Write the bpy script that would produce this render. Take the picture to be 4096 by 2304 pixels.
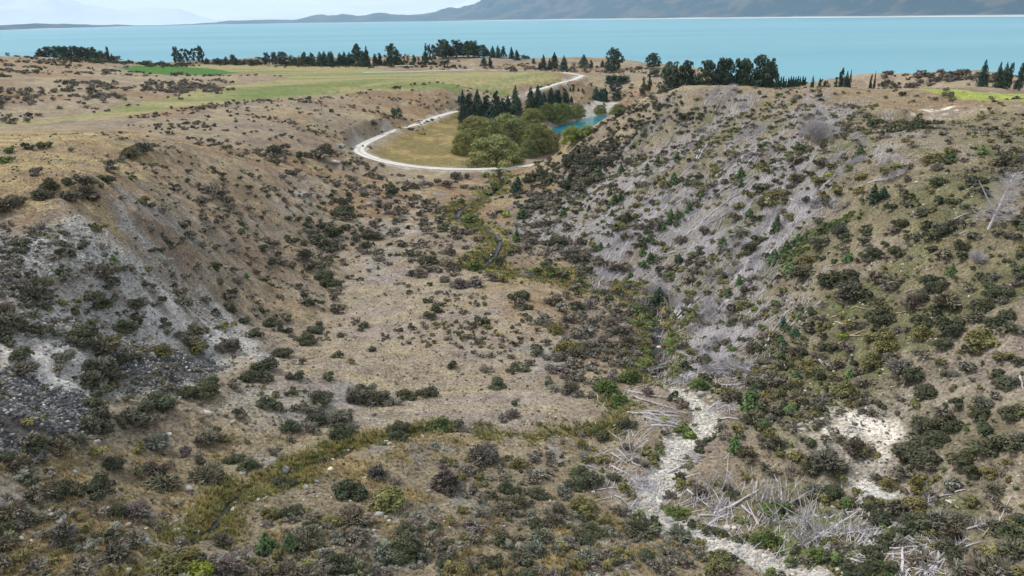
import bpy, math, random
import numpy as np
from mathutils import Matrix, Vector

for o in list(bpy.data.objects):
    bpy.data.objects.remove(o)
SC = bpy.context.scene
COL = SC.collection
R = math.radians
rng = np.random.default_rng(7)
random.seed(7)

# ------------------------------------------------------------------ camera
CAM_Z = 90.0                       # metres above the big lake
FPX = 1909.0                       # focal length for a picture 2576 wide
ROLL = math.atan(0.01553)
PITCH = math.atan((724.5 - 42.0) / FPX)
_f = Vector((0, math.cos(PITCH), -math.sin(PITCH)))
_r0 = Vector((1, 0, 0))
_u0 = _r0.cross(_f)
_rt = _r0 * math.cos(ROLL) - _u0 * math.sin(ROLL)
_up = _r0 * math.sin(ROLL) + _u0 * math.cos(ROLL)
camd = bpy.data.cameras.new('camera')
camd.sensor_width = 36.0
camd.lens = 36.0 * FPX / 2576.0
camd.clip_start = 0.5
camd.clip_end = 200000.0
cam = bpy.data.objects.new('camera', camd)
M = Matrix((( _rt.x, _up.x, -_f.x, 0), (_rt.y, _up.y, -_f.y, 0), (_rt.z, _up.z, -_f.z, CAM_Z), (0, 0, 0, 1)))
cam.matrix_world = M
COL.objects.link(cam)
SC.camera = cam

# ------------------------------------------------------------------ world, sun, exposure
SUN_EL, SUN_AZ = 52.0, -62.0       # azimuth from the view direction, negative = from the left
w = bpy.data.worlds.new('World'); SC.world = w; w.use_nodes = True
nt = w.node_tree; nt.nodes.clear()
def N(t, kind, **kw):
    n = t.nodes.new(kind)
    for k, v in kw.items():
        setattr(n, k, v)
    return n
sky = N(nt, 'ShaderNodeTexSky', sky_type='NISHITA', sun_disc=False)
sky.sun_elevation = R(SUN_EL); sky.sun_rotation = R(SUN_AZ); sky.altitude = 600
sky.air_density = 1.0; sky.dust_density = 2.0; sky.ozone_density = 1.5
tc = N(nt, 'ShaderNodeTexCoord')
mp = N(nt, 'ShaderNodeMapping'); mp.inputs['Scale'].default_value = (1.0, 1.0, 9.0)
ns = N(nt, 'ShaderNodeTexNoise'); ns.inputs['Scale'].default_value = 3.2; ns.inputs['Detail'].default_value = 7; ns.inputs['Roughness'].default_value = 0.6
rp = N(nt, 'ShaderNodeValToRGB'); rp.color_ramp.elements[0].position = 0.30; rp.color_ramp.elements[0].color = (.55, .55, .55, 1); rp.color_ramp.elements[1].position = 0.62
mx = N(nt, 'ShaderNodeMix', data_type='RGBA')
mx.inputs[7].default_value = (8.9, 9.4, 9.8, 1)
bg = N(nt, 'ShaderNodeBackground'); bg.inputs['Strength'].default_value = 0.092
wo = N(nt, 'ShaderNodeOutputWorld')
L = nt.links.new
L(tc.outputs['Generated'], mp.inputs['Vector']); L(mp.outputs[0], ns.inputs['Vector']); L(ns.outputs[0], rp.inputs[0])
L(rp.outputs[0], mx.inputs[0]); L(sky.outputs[0], mx.inputs[6]); L(mx.outputs[2], bg.inputs[0]); L(bg.outputs[0], wo.inputs[0])
sund = bpy.data.lights.new('sun', 'SUN'); sund.energy = 2.7; sund.angle = R(9); sund.color = (1.0, .95, .88)
sun = bpy.data.objects.new('sun', sund); COL.objects.link(sun)
_sd = Vector((math.cos(R(SUN_EL)) * math.sin(R(SUN_AZ)), math.cos(R(SUN_EL)) * math.cos(R(SUN_AZ)), math.sin(R(SUN_EL))))
sun.rotation_euler = _sd.to_track_quat('Z', 'Y').to_euler()
SC.view_settings.view_transform = 'Standard'; SC.view_settings.look = 'None'
SC.view_settings.exposure = 0.40; SC.view_settings.gamma = 1.0
SC.cycles.max_bounces = 5; SC.cycles.diffuse_bounces = 3; SC.cycles.glossy_bounces = 2
SC.cycles.transparent_max_bounces = 6; SC.cycles.volume_bounces = 2
SC.cycles.transmission_bounces = 2

# ------------------------------------------------------------------ numeric helpers
CR = np.array([_rt, _up, _f], float)            # rows: right, up, forward
def rays(px, py):
    px = np.asarray(px, float); py = np.asarray(py, float)
    x = (px - 1288.0) / FPX; y = (724.5 - py) / FPX
    d = x[..., None] * CR[0] + y[..., None] * CR[1] + CR[2]
    return d / np.linalg.norm(d, axis=-1, keepdims=True)
def project(P):
    v = np.asarray(P, float) - np.array([0, 0, CAM_Z])
    c = v @ CR.T
    return 1288 + FPX * c[..., 0] / c[..., 2], 724.5 - FPX * c[..., 1] / c[..., 2], c[..., 2]
_perm = np.random.default_rng(3).integers(0, 2**31, 4096)
def _hash(i, j, s):
    return (_perm[(i + _perm[(j + s * 131) & 4095]) & 4095] & 0xffff) / 65535.0
def vnoise(x, y, s=0):
    i = np.floor(x).astype(int); j = np.floor(y).astype(int)
    fx = x - i; fy = y - j
    fx = fx * fx * (3 - 2 * fx); fy = fy * fy * (3 - 2 * fy)
    a = _hash(i, j, s); b = _hash(i + 1, j, s); c = _hash(i, j + 1, s); d = _hash(i + 1, j + 1, s)
    return (a + (b - a) * fx) * (1 - fy) + (c + (d - c) * fx) * fy
def fbm(x, y, s=0, o=4, g=0.5):
    t = 0; a = 1; n = 0
    for k in range(o):
        t = t + a * vnoise(x, y, s + k); n += a; a *= g
        x = x * 2.03 + 17.3; y = y * 2.03 + 5.1
    return t / n                                     # 0..1
def sstep(a, b, x):
    t = np.clip((x - a) / (b - a), 0, 1)
    return t * t * (3 - 2 * t)

# ------------------------------------------------------------------ shape of the land
# (picture x, picture y, metres below the camera)
CP = """0 1449 43;640 1449 48;1288 1449 53;2000 1449 55.5;2576 1449 49;370 1420 46;700 1430 49;0 1300 42;0 1200 40.5;0 1120 39.5;
100 1050 40;200 1000 43;450 950 49;650 930 54;850 920 57;300 1150 47;600 1120 52;580 1240 50;870 1130 54;1200 1080 57;1500 1090 58;
1150 1190 55;1200 1320 54;900 1300 51.5;1500 1380 54.3;1650 1290 57.2;1690 1150 57.6;1760 1030 58.2;1650 950 60;1850 1390 56.2;
1000 800 62;1300 820 61.5;1400 980 59;1100 950 59.5;900 1020 57;1380 800 61.5;1480 860 61;1150 700 63.5;1000 650 64;1650 860 61.5;1640 740 63;1550 700 64.2;1330 670 65;1200 660 65;1250 590 66.3;
1155 530 68;1255 470 69.3;1258 440 70.5;1100 470 68;1000 500 66.5;950 560 65;900 640 64;
800 620 63;860 720 62.5;800 800 61.5;700 880 57.5;600 700 53;500 600 45;400 500 36;300 560 34.5;300 640 37.5;450 750 48;250 800 42.5;100 750 36.5;100 900 40;300 950 46;550 900 54;
700 760 57.5;600 820 55;0 800 36.5;0 950 39.5;150 650 34;0 620 32;0 600 31.3;200 560 31;100 480 28;235 450 27.5;0 480 27.6;200 400 28.5;0 400 28.5;0 352 33;150 352 33.5;0 332 37.5;150 327 39.5;300 316 42.5;330 360 31.5;400 345 33;
480 395 38;600 450 46;700 500 55;850 500 62;700 405 54.5;850 440 63;950 420 66.5;600 385 48;800 380 57;850 360 60;700 320 49.5;
905 380 66;960 405 68;1150 425 69.2;1300 422 69.5;1380 412 69;1050 310 64;1155 278 62;1000 340 66.5;1050 370 69;1200 370 70;1250 410 70;1100 320 66.5;1310 310 71;1300 270 67;1310 238 56;1440 200 50.5;1460 190 50;1400 183 50;1250 178 50;
1450 320 74;1400 325 74;1480 300 75;1460 345 73;1500 284 72.5;1500 256 66;1580 283 71.5;1580 254 65;1500 235 61;1500 215 57;1600 200 52;1650 166 56;1540 180 53;1420 250 62;1600 235 58;
1390 393 63;1440 360 57;1500 320 50.5;1570 275 42;1650 241 33;1720 226 29.5;1850 216 28;2100 221 28;2300 234 28;2400 238 27.8;2576 250 27;2450 255 27.5;
1600 550 56;1700 400 46;1800 300 37;2000 500 44;2000 350 36;2000 650 51;1900 800 57;2200 400 34;2300 306 33.4;2270 262 28.6;2270 291 32.6;2330 259 28.5;2330 290 32.4;2375 266 28.6;2375 287 31.6;2500 300 29;2500 500 33;2485 575 35;2500 700 40;2200 600 43;2200 800 50;2500 900 45;2200 1000 53;
1500 690 64;1400 560 66;1350 470 68;1450 480 62;1550 420 55;1800 900 59;1850 1000 58;2050 1040 54;2150 1250 56.5;2000 1200 57.5;2576 1200 48;2400 1300 52;2300 1200 53;2400 1100 50.5;2576 1050 45.5;2150 1360 56;
2300 188 30;2480 182 28.5;2576 195 28.5;2130 205 32;2400 215 30;
0 313 43;250 298 44.5;330 290 45;500 330 45.5;640 256 47;740 243 48;900 230 48.5;1150 222 48.5;1380 215 49;1350 195 48.5;1100 190 47.5;800 200 47;560 163 46.5;430 165 46;450 180 46;600 188 46;700 195 46.5;500 218 45;400 245 44.5;250 278 44;100 300 43.5;
900 270 55;950 310 60;600 270 46.5;800 300 53;
0 143 30;120 150 32;250 165 38;330 180 43;0 250 38;100 240 39;200 200 37;0 200 34;400 205 42;300 230 41;
300 150 46.5;520 156 47;800 164 47.5;1000 160 48;1150 165 50;1200 150 45;1290 150 46;1350 165 50;1450 170 53"""
# (azimuth deg, distance, metres below the camera) for ground that is hidden or out of the frame
HP = """6.3 400 68;6.5 430 74;8 420 66;11 380 46;11 430 48;16 370 43;14 470 45;18 470 46;23 400 42;23 600 62;23 800 93;30 500 55;30 700 93;40 500 55;40 700 93;36 400 36;
-45 60 42;-45 100 36;-45 200 30;-45 400 38;-45 700 32;-45 1000 52;-45 1200 95;-60 100 36;-60 400 38;-60 1000 60;-60 1250 100;45 60 48;45 100 44;45 150 36;45 220 30;45 350 31;60 60 48;60 200 33;60 500 60;60 800 98;
0 30 50;-40 30 43;40 30 49;60 30 49;-60 30 43;
-35 1080 60;-25 1080 58;-15 1080 57;-5 1050 57;3 1000 58;9 1000 61;15 850 58;18 650 55;-35 1170 93;-25 1170 93;-15 1170 93;-5 1140 93;3 1080 93;9 1060 93;15 950 93;19 800 93;
-35 1250 100;-15 1250 100;5 1250 105;20 1250 110;40 1250 110;60 1250 110;5.5 660 51;2 560 57;-2 600 55;1.5 500 68;4 520 72"""
_c = np.array([[float(v) for v in s.split()] for s in CP.replace('\n', '').split(';') if s.strip()])
_d = rays(_c[:, 0], _c[:, 1])
_t = _c[:, 2] / -_d[:, 2]
cx = _d[:, 0] * _t; cy = _d[:, 1] * _t
_hh = np.array([[float(v) for v in s.split()] for s in HP.replace('\n', '').split(';') if s.strip()])
CA = np.concatenate([np.arctan2(cx, cy), np.radians(_hh[:, 0])])
CL = np.concatenate([np.log(np.hypot(cx, cy)), np.log(_hh[:, 1])])
CH = CAM_Z - np.concatenate([_c[:, 2], _hh[:, 2]])
def _tps(u, v, z, lam):
    n = len(u)
    r2 = (u[:, None] - u) ** 2 + (v[:, None] - v) ** 2
    K = 0.5 * r2 * np.log(r2 + 1e-12)
    A = np.zeros((n + 3, n + 3)); A[:n, :n] = K + lam * np.eye(n)
    A[:n, n] = 1; A[:n, n + 1] = u; A[:n, n + 2] = v; A[n:, :n] = A[:n, n:].T
    return np.linalg.solve(A, np.concatenate([z, [0, 0, 0]]))
_W = _tps(CA, CL, CH, 2e-4)
# base raster in (azimuth, ln r)
AZ0, AZ1, NA = R(-62), R(62), 420
LR0, LR1, NL = math.log(26), math.log(1270), 460
_ga = np.linspace(AZ0, AZ1, NA); _gl = np.linspace(LR0, LR1, NL)
GB = np.zeros((NL, NA))
for i in range(NL):
    r2 = (_ga[:, None] - CA) ** 2 + (_gl[i] - CL) ** 2
    GB[i] = (0.5 * r2 * np.log(r2 + 1e-12)) @ _W[:-3] + _W[-3] + _W[-2] * _ga + _W[-1] * _gl[i]
def base_h(x, y):
    a = (np.arctan2(x, y) - AZ0) / (AZ1 - AZ0) * (NA - 1)
    l = (np.log(np.maximum(np.hypot(x, y), 26.01)) - LR0) / (LR1 - LR0) * (NL - 1)
    a = np.clip(a, 0, NA - 1.001); l = np.clip(l, 0, NL - 1.001)
    i = l.astype(int); j = a.astype(int); fi = l - i; fj = a - j
    return (GB[i, j] * (1 - fj) + GB[i, j + 1] * fj) * (1 - fi) + (GB[i + 1, j] * (1 - fj) + GB[i + 1, j + 1] * fj) * fi
def march(px, py, hf, far=1245.0):
    d = rays(px, py); n = len(d)
    t = np.full(n, 32.0); lo = t.copy(); done = np.zeros(n, bool)
    for k in range(520):
        tn = t * 1.0075
        x = d[:, 0] * tn; y = d[:, 1] * tn; z = CAM_Z + d[:, 2] * tn
        hit = (z < hf(x, y)) & ~done
        lo = np.where(hit, t, lo); done |= hit
        t = np.where(done, t, tn)
        if done.all() or t.min() > far: break
    hi = lo * 1.0075
    for k in range(12):
        m = (lo + hi) / 2
        below = CAM_Z + d[:, 2] * m < hf(d[:, 0] * m, d[:, 1] * m)
        hi = np.where(below, m, hi); lo = np.where(below, lo, m)
    P = d * hi[:, None]; P[:, 2] += CAM_Z
    P[~done] = np.nan
    return P
def pix2(pts, hf=base_h):
    a = np.array(pts, float)
    return march(a[:, 0], a[:, 1], hf)

def seg_dist(x, y, poly):
    """distance to a polyline and the parameter (index + fraction) of the closest point"""
    best = np.full(x.shape, 1e9); par = np.zeros(x.shape)
    for k in range(len(poly) - 1):
        ax, ay = poly[k][:2]; bx, by = poly[k + 1][:2]
        vx, vy = bx - ax, by - ay
        q = np.clip(((x - ax) * vx + (y - ay) * vy) / (vx * vx + vy * vy + 1e-9), 0, 1)
        dd = np.hypot(x - ax - q * vx, y - ay - q * vy)
        m = dd < best
        best = np.where(m, dd, best); par = np.where(m, k + q, par)
    return best, par
def smooth_path(P, n=4):
    P = np.array(P, float); out = []
    Q = np.vstack([2 * P[0] - P[1], P, 2 * P[-1] - P[-2]])
    for i in range(1, len(Q) - 2):
        for k in range(n):
            t = k / n
            out.append(0.5 * (2 * Q[i] + (Q[i + 1] - Q[i - 1]) * t + (2 * Q[i - 1] - 5 * Q[i] + 4 * Q[i + 1] - Q[i + 2]) * t * t + (3 * Q[i] - Q[i - 1] - 3 * Q[i + 1] + Q[i + 2]) * t ** 3))
    out.append(Q[-2])
    return np.array(out)
def plane_pts(pts, z):
    a = np.array(pts, float); d = rays(a[:, 0], a[:, 1])
    return d * ((z - CAM_Z) / d[:, 2])[:, None] + np.array([0, 0, CAM_Z])

# roads and streams as world polylines
ROAD = smooth_path(np.vstack([
    plane_pts([(1420, 402), (1350, 414), (1250, 424), (1150, 426), (1050, 420), (975, 408), (925, 393), (903, 377), (925, 357), (985, 333)], 22.2)[:, :3],
    pix2([(1050, 311), (1110, 291), (1155, 278)]),
    ]), 5)
_r2 = np.vstack([ROAD[-1:], [[-9, 560, 29], [2, 590, 32.5]], pix2([(1312, 238), (1360, 222), (1410, 210), (1445, 199), (1462, 191), (1445, 186), (1400, 182), (1330, 179), (1235, 177)])])
ROAD = np.vstack([ROAD[:-1], smooth_path(_r2, 5)])
_hs = ROAD[:, 2].copy()
for k in range(6):
    _hs[1:-1] = (_hs[:-2] + _hs[1:-1] * 2 + _hs[2:]) / 4
ROAD[:, 2] = _hs
CREEK = smooth_path(pix2([(1256, 441), (1262, 458), (1240, 480), (1170, 515), (1152, 532), (1160, 550), (1215, 562), (1232, 575), (1258, 600), (1245, 635), (1225, 655), (1200, 672),
    (1290, 690), (1400, 693), (1500, 710), (1590, 740), (1640, 765), (1655, 800), (1656, 850), (1660, 900), (1650, 938)]), 4)
DRY = smooth_path(pix2([(1640, 935), (1680, 965), (1740, 1000), (1775, 1030), (1770, 1070), (1710, 1120), (1695, 1170), (1650, 1240), (1640, 1290), (1700, 1330), (1800, 1370), (1900, 1400), (2000, 1438), (2080, 1470)]), 4)
DRYW = np.interp(np.linspace(0, 1, len(DRY)), [0, .12, .25, .33, .45, .6, .75, 1], [.7, 1.4, 1.9, 2.5, 2.3, 2.4, 2.8, 2.9])
SIDE = smooth_path(pix2([(1560, 985), (1540, 1040), (1500, 1085), (1400, 1090), (1250, 1085), (1100, 1085), (1000, 1100), (900, 1120), (820, 1150), (740, 1185), (600, 1235), (530, 1300), (470, 1350), (400, 1400), (340, 1445), (300, 1480)]), 4)
POND = plane_pts([(1378, 336), (1390, 322), (1408, 314), (1440, 306), (1470, 297), (1490, 292), (1535, 290), (1555, 300), (1530, 316), (1500, 335), (1460, 345), (1420, 345)], 15.4)
def in_poly(x, y, poly):
    inside = np.zeros(x.shape, bool); n = len(poly)
    for k in range(n):
        ax, ay = poly[k][:2]; bx, by = poly[(k + 1) % n][:2]
        c = ((ay > y) != (by > y)) & (x < (bx - ax) * (y - ay) / (by - ay + 1e-12) + ax)
        inside ^= c
    return inside
def sdf(x, y, poly):
    P = np.vstack([poly, poly[:1]])
    d, _ = seg_dist(x, y, P)
    return np.where(in_poly(x, y, poly), -d, d)
def height(x, y, detail=True):
    x = np.asarray(x, float); y = np.asarray(y, float)
    h = base_h(x, y); r = np.hypot(x, y)
    if detail:
        far = sstep(20, 300, r)
        rough = 1 - 0.8 * sstep(0, 8, -sdf_field(x, y)) if FIELD_ON else 1.0
        e = .01 * r + .5
        sl = np.hypot(base_h(x + e, y) - base_h(x - e, y), base_h(x, y + e) - base_h(x, y - e)) / (2 * e)
        st = sstep(.10, .45, sl)
        rid = 1 - np.abs(2 * fbm(x / 13, y / 13, 15, 3) - 1)
        h = h + rough * ((fbm(x / 26, y / 26, 1, 3) - .5) * (1.6 + 2.0 * st + 1.5 * far) + (fbm(x / 6, y / 6, 9, 3) - .5) * (.7 + .9 * st) + (rid - .75) * 2.4 * st + (fbm(x / 1.3, y / 1.3, 21, 2) - .5) * (.25 + .2 * st))
    m = np.abs(x - 30) < 300
    if np.any(m):
        d, p = seg_dist(x, y, ROAD)
        k = np.interp(p, np.arange(len(ROAD)), ROAD[:, 2]) - .05
        wgt = 1 - sstep(3.4, 9.0, d)
        h = h * (1 - wgt) + k * wgt
    d, p = seg_dist(x, y, CREEK)
    h = h - 1.0 * (1 - sstep(.5, 2.6, d))
    d, p = seg_dist(x, y, SIDE)
    h = h - .8 * (1 - sstep(.25, 1.6, d))
    d, p = seg_dist(x, y, DRY)
    wd = np.interp(p, np.arange(len(DRY)), DRYW)
    h = h - .7 * (1 - sstep(wd * .7, wd * 1.6, d))
    s = sdf(x, y, POND)
    h = np.where(s < 12, np.minimum(h, 13.8 + np.maximum(s, -3) * .55 + 1.6), h) if True else h
    return h
FIELD_ON = False
FIELD_P = [(0, 318), (250, 300), (450, 272), (640, 256), (740, 243), (800, 236), (900, 230), (1150, 222), (1300, 218), (1400, 207), (1425, 195), (1380, 186), (1150, 182), (900, 165), (560, 163), (430, 164), (350, 166), (310, 170), (380, 187), (600, 186), (735, 190), (690, 205), (560, 218), (420, 245), (250, 278), (100, 300), (0, 309)]
def ring(pts, hf=None):
    """world outline of an area seen in the photograph: each corner dropped on the land"""
    P = pix2(pts, hf or base_h)
    return P[~np.isnan(P[:, 0])]
FIELD_W = ring(FIELD_P)
def sdf_field(x, y):
    return sdf(x, y, FIELD_W)
FIELD_ON = True

# ------------------------------------------------------------------ materials
MATS = {}
def mat(name, build):
    if name in MATS: return MATS[name]
    m = bpy.data.materials.new(name); m.use_nodes = True
    t = m.node_tree; t.nodes.clear()
    out = N(t, 'ShaderNodeOutputMaterial')
    b = N(t, 'ShaderNodeBsdfPrincipled')
    t.links.new(b.outputs[0], out.inputs[0])
    b.inputs['Roughness'].default_value = .85
    b.inputs['Specular IOR Level'].default_value = .15
    build(t, b)
    MATS[name] = m
    return m
def noise_node(t, scale, detail=4, rough=.55, coord='Object'):
    c = N(t, 'ShaderNodeTexCoord'); n = N(t, 'ShaderNodeTexNoise')
    n.inputs['Scale'].default_value = scale; n.inputs['Detail'].default_value = detail; n.inputs['Roughness'].default_value = rough
    t.links.new(c.outputs[coord], n.inputs['Vector'])
    return n
def mulcol(t, a, b):
    m = N(t, 'ShaderNodeMix', data_type='RGBA', blend_type='MULTIPLY'); m.inputs[0].default_value = 1
    t.links.new(a, m.inputs[6]); t.links.new(b, m.inputs[7])
    return m.outputs[2]
def ramp(t, src, lo, hi, p0=.3, p1=.7):
    r = N(t, 'ShaderNodeValToRGB')
    r.color_ramp.elements[0].position = p0; r.color_ramp.elements[0].color = (*lo, 1) if len(lo) == 3 else lo
    r.color_ramp.elements[1].position = p1; r.color_ramp.elements[1].color = (*hi, 1) if len(hi) == 3 else hi
    t.links.new(src, r.inputs[0])
    return r.outputs[0]
def _ground(t, b):
    a = N(t, 'ShaderNodeAttribute', attribute_name='col')
    n1 = noise_node(t, 2.2, 6, .7); n2 = noise_node(t, .35, 5, .6)
    c = mulcol(t, a.outputs['Color'], ramp(t, n1.outputs[0], (.42, .42, .43), (1.62, 1.60, 1.58), .34, .68))
    c = mulcol(t, c, ramp(t, n2.outputs[0], (.82, .80, .80), (1.14, 1.14, 1.12), .36, .64))
    t.links.new(c, b.inputs['Base Color'])
    b.inputs['Roughness'].default_value = .95; b.inputs['Specular IOR Level'].default_value = .05
    n3 = noise_node(t, 4.5, 5, .65)
    bp = N(t, 'ShaderNodeBump'); bp.inputs['Strength'].default_value = .85; bp.inputs['Distance'].default_value = .3
    t.links.new(n3.outputs[0], bp.inputs['Height']); t.links.new(bp.outputs[0], b.inputs['Normal'])
def _tinted(t, b):                       # object colour x per-face tint
    a = N(t, 'ShaderNodeAttribute', attribute_name='tint'); o = N(t, 'ShaderNodeObjectInfo')
    c = mulcol(t, a.outputs['Color'], o.outputs['Color'])
    t.links.new(c, b.inputs['Base Color'])
    b.inputs['Roughness'].default_value = .8; b.inputs['Specular IOR Level'].default_value = .12
def _stone(t, b):
    a = N(t, 'ShaderNodeAttribute', attribute_name='tint'); o = N(t, 'ShaderNodeObjectInfo')
    c = mulcol(t, a.outputs['Color'], o.outputs['Color'])
    n1 = noise_node(t, 5.0, 5, .65)
    c = mulcol(t, c, ramp(t, n1.outputs[0], (.6, .6, .62), (1.25, 1.25, 1.2), .32, .68))
    t.links.new(c, b.inputs['Base Color']); b.inputs['Roughness'].default_value = .9
M_GROUND = mat('dry_hillside', _ground)
M_LEAF = mat('foliage', _tinted)
M_WOOD = mat('weathered_wood', _tinted)
M_STONE = mat('stone', _stone)

# ------------------------------------------------------------------ mesh helpers
def new_mesh(name, V, F, material, tint=None, smooth=False, attr='tint'):
    """V n x 3, F m x k (all faces the same size) or a list of such arrays; tint one colour per face"""
    V = np.ascontiguousarray(V, np.float32)
    Fs = F if isinstance(F, list) and isinstance(F[0], np.ndarray) and F[0].ndim == 2 else [np.asarray(F)]
    Fs = [np.asarray(f, np.int32) for f in Fs if len(f)]
    me = bpy.data.meshes.new(name)
    me.vertices.add(len(V)); me.vertices.foreach_set('co', V.ravel())
    nl = sum(f.size for f in Fs); nf = sum(len(f) for f in Fs)
    me.loops.add(nl); me.loops.foreach_set('vertex_index', np.concatenate([f.ravel() for f in Fs]))
    tot = np.concatenate([np.full(len(f), f.shape[1], np.int32) for f in Fs])
    st = np.concatenate([[0], np.cumsum(tot)[:-1]]).astype(np.int32)
    me.polygons.add(nf); me.polygons.foreach_set('loop_start', st)
    me.polygons.foreach_set('loop_total', tot)
    me.polygons.foreach_set('use_smooth', np.full(nf, smooth, bool))
    me.update(calc_edges=True)
    if tint is not None:
        tint = np.asarray(tint, np.float32)
        dom = 'POINT' if len(tint) == len(V) and len(tint) != nf else 'FACE'
        a = me.attributes.new(attr, 'FLOAT_COLOR', dom)
        c = np.ones((len(tint), 4), np.float32); c[:, :tint.shape[1]] = tint
        a.data.foreach_set('color', c.ravel())
    me.materials.append(material)
    return me
def link(name, data, parent=None, loc=None, rotz=0.0, scale=None, color=None):
    o = bpy.data.objects.new(name, data)
    if parent is not None: o.parent = parent
    if loc is not None: o.location = loc
    o.rotation_euler = (0, 0, rotz)
    if scale is not None: o.scale = scale if hasattr(scale, '__len__') else (scale,) * 3
    if color is not None: o.color = (*color, 1)
    COL.objects.link(o)
    return o
def tag(o, label=None, cat=None, group=None, kind=None):
    if label: o['label'] = label
    if cat: o['category'] = cat
    if group: o['group'] = group
    if kind: o['kind'] = kind
    return o
class MB:
    """collects faces into one mesh"""
    def __init__(s): s.v = []; s.f3 = []; s.f4 = []; s.c3 = []; s.c4 = []; s.n = 0
    def add(s, V, F, col=(1, 1, 1)):
        V = np.asarray(V, float); F = np.asarray(F, int)
        s.v.append(V)
        c = np.asarray(col, float)
        c = np.tile(c, (len(F), 1)) if c.ndim == 1 else c
        if F.shape[1] == 3: s.f3.append(F + s.n); s.c3.append(c)
        else: s.f4.append(F + s.n); s.c4.append(c)
        s.n += len(V)
    def tube(s, P, rad, n=5, col=(1, 1, 1), cap=True):
        P = np.asarray(P, float); rad = np.broadcast_to(np.asarray(rad, float), (len(P),))
        T = np.gradient(P, axis=0); T /= np.linalg.norm(T, axis=1, keepdims=True) + 1e-9
        ref = np.array([0, 0, 1.0]) if abs(T[0][2]) < .9 else np.array([1.0, 0, 0])
        A = np.cross(T, ref); A /= np.linalg.norm(A, axis=1, keepdims=True) + 1e-9
        B = np.cross(T, A)
        th = np.linspace(0, 2 * np.pi, n, endpoint=False)
        V = P[:, None] + rad[:, None, None] * (np.cos(th)[None, :, None] * A[:, None] + np.sin(th)[None, :, None] * B[:, None])
        m = len(P)
        i = np.arange(m - 1)[:, None] * n; j = np.arange(n)[None]; k = (j + 1) % n
        F = np.stack([i + j, i + k, i + n + k, i + n + j], -1).reshape(-1, 4)
        V = V.reshape(-1, 3)
        s.add(V, F, col)
        if cap and n > 3:
            ce = np.vstack([P[:1], P[-1:]])
            q = np.arange(n); q2 = (q + 1) % n
            VV = np.vstack([V[:n], ce[:1]]); s.add(VV, np.stack([q2, q, np.full(n, n)], 1), np.asarray(col) * 1.1)
            VV = np.vstack([V[-n:], ce[1:]]); s.add(VV, np.stack([q, q2, np.full(n, n)], 1), np.asarray(col) * 1.1)
    def box(s, c, d, col=(1, 1, 1), rz=0.0):
        q = np.array([[x, y, z] for x in (-.5, .5) for y in (-.5, .5) for z in (-.5, .5)]) * np.asarray(d)
        ca, sa = math.cos(rz), math.sin(rz)
        q = np.stack([q[:, 0] * ca - q[:, 1] * sa, q[:, 0] * sa + q[:, 1] * ca, q[:, 2]], 1) + np.asarray(c)
        s.add(q, [[0, 1, 3, 2], [4, 6, 7, 5], [0, 4, 5, 1], [2, 3, 7, 6], [0, 2, 6, 4], [1, 5, 7, 3]], col)
    def mesh(s, name, material, smooth=False):
        V = np.vstack(s.v); Fs = []; C = []
        if s.f3: Fs.append(np.vstack(s.f3)); C.append(np.vstack(s.c3))
        if s.f4: Fs.append(np.vstack(s.f4)); C.append(np.vstack(s.c4))
        return new_mesh(name, V, Fs, material, np.vstack(C), smooth)
# ------------------------------------------------------------------ the ground sheet
NR, NAZ = 860, 840
_az = np.linspace(R(-60), R(60), NAZ); _rr = np.exp(np.linspace(math.log(30), math.log(1240), NR))
GX = (_rr[:, None] * np.sin(_az)).ravel(); GY = (_rr[:, None] * np.cos(_az)).ravel()
GZ = height(GX, GY)
# organic edges: look zones up at a slightly displaced place
_wr = 1.0 + np.hypot(GX, GY) / 90.0
WX = GX + (fbm(GX / 7, GY / 7, 31, 3) - .5) * 7 * _wr; WY = GY + (fbm(GX / 7, GY / 7, 41, 3) - .5) * 7 * _wr
def zone(pts, soft=2.0, warp=1.0):
    P = ring(pts) if len(pts[0]) == 2 else np.array(pts)
    x = GX + (WX - GX) * warp; y = GY + (WY - GY) * warp
    lo = P[:, :2].min(0) - soft * 2; hi = P[:, :2].max(0) + soft * 2
    m = (x > lo[0]) & (x < hi[0]) & (y > lo[1]) & (y < hi[1])
    out = np.zeros(len(GX))
    if m.any():
        out[m] = 1 - sstep(-soft, soft, sdf(x[m], y[m], P[:, :2]))
    return out
def path_mask(path, w0, w1, warp=.25):
    d, p = seg_dist(GX + (WX - GX) * warp, GY + (WY - GY) * warp, path)
    return 1 - sstep(w0, w1, d)
Z = {}
GRAD = None
C = np.zeros((len(GX), 3))
def lay(col, m):
    global C
    C += (np.asarray(col) - C) * m[:, None]
n_big = fbm(GX / 45, GY / 45, 51, 4); n_mid = fbm(GX / 12, GY / 12, 61, 4); n_sm = fbm(GX / 2.6, GY / 2.6, 71, 3); n_st = fbm(GX / 20 + GY / 60, GY / 5, 81, 4)
TAN = np.array([.243, .202, .148]); STRAW = np.array([.318, .268, .165]); ORANGE = np.array([.228, .156, .094]); PURP = np.array([.180, .148, .130])
GREY = np.array([.250, .245, .238]); LILAC = np.array([.222, .210, .208]); WHITE = np.array([.66, .61, .53]); DARK = np.array([.075, .077, .082])
OLIVE = np.array([.19, .172, .066]); MOSS = np.array([.122, .124, .062]); GREEN = np.array([.10, .135, .04])
C[:] = TAN
lay(ORANGE, .75 * sstep(.48, .62, n_big))
lay(STRAW, .55 * sstep(.52, .66, n_mid))
lay(PURP, .6 * sstep(.55, .7, fbm(GX / 16, GY / 16, 91, 4)))
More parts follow.
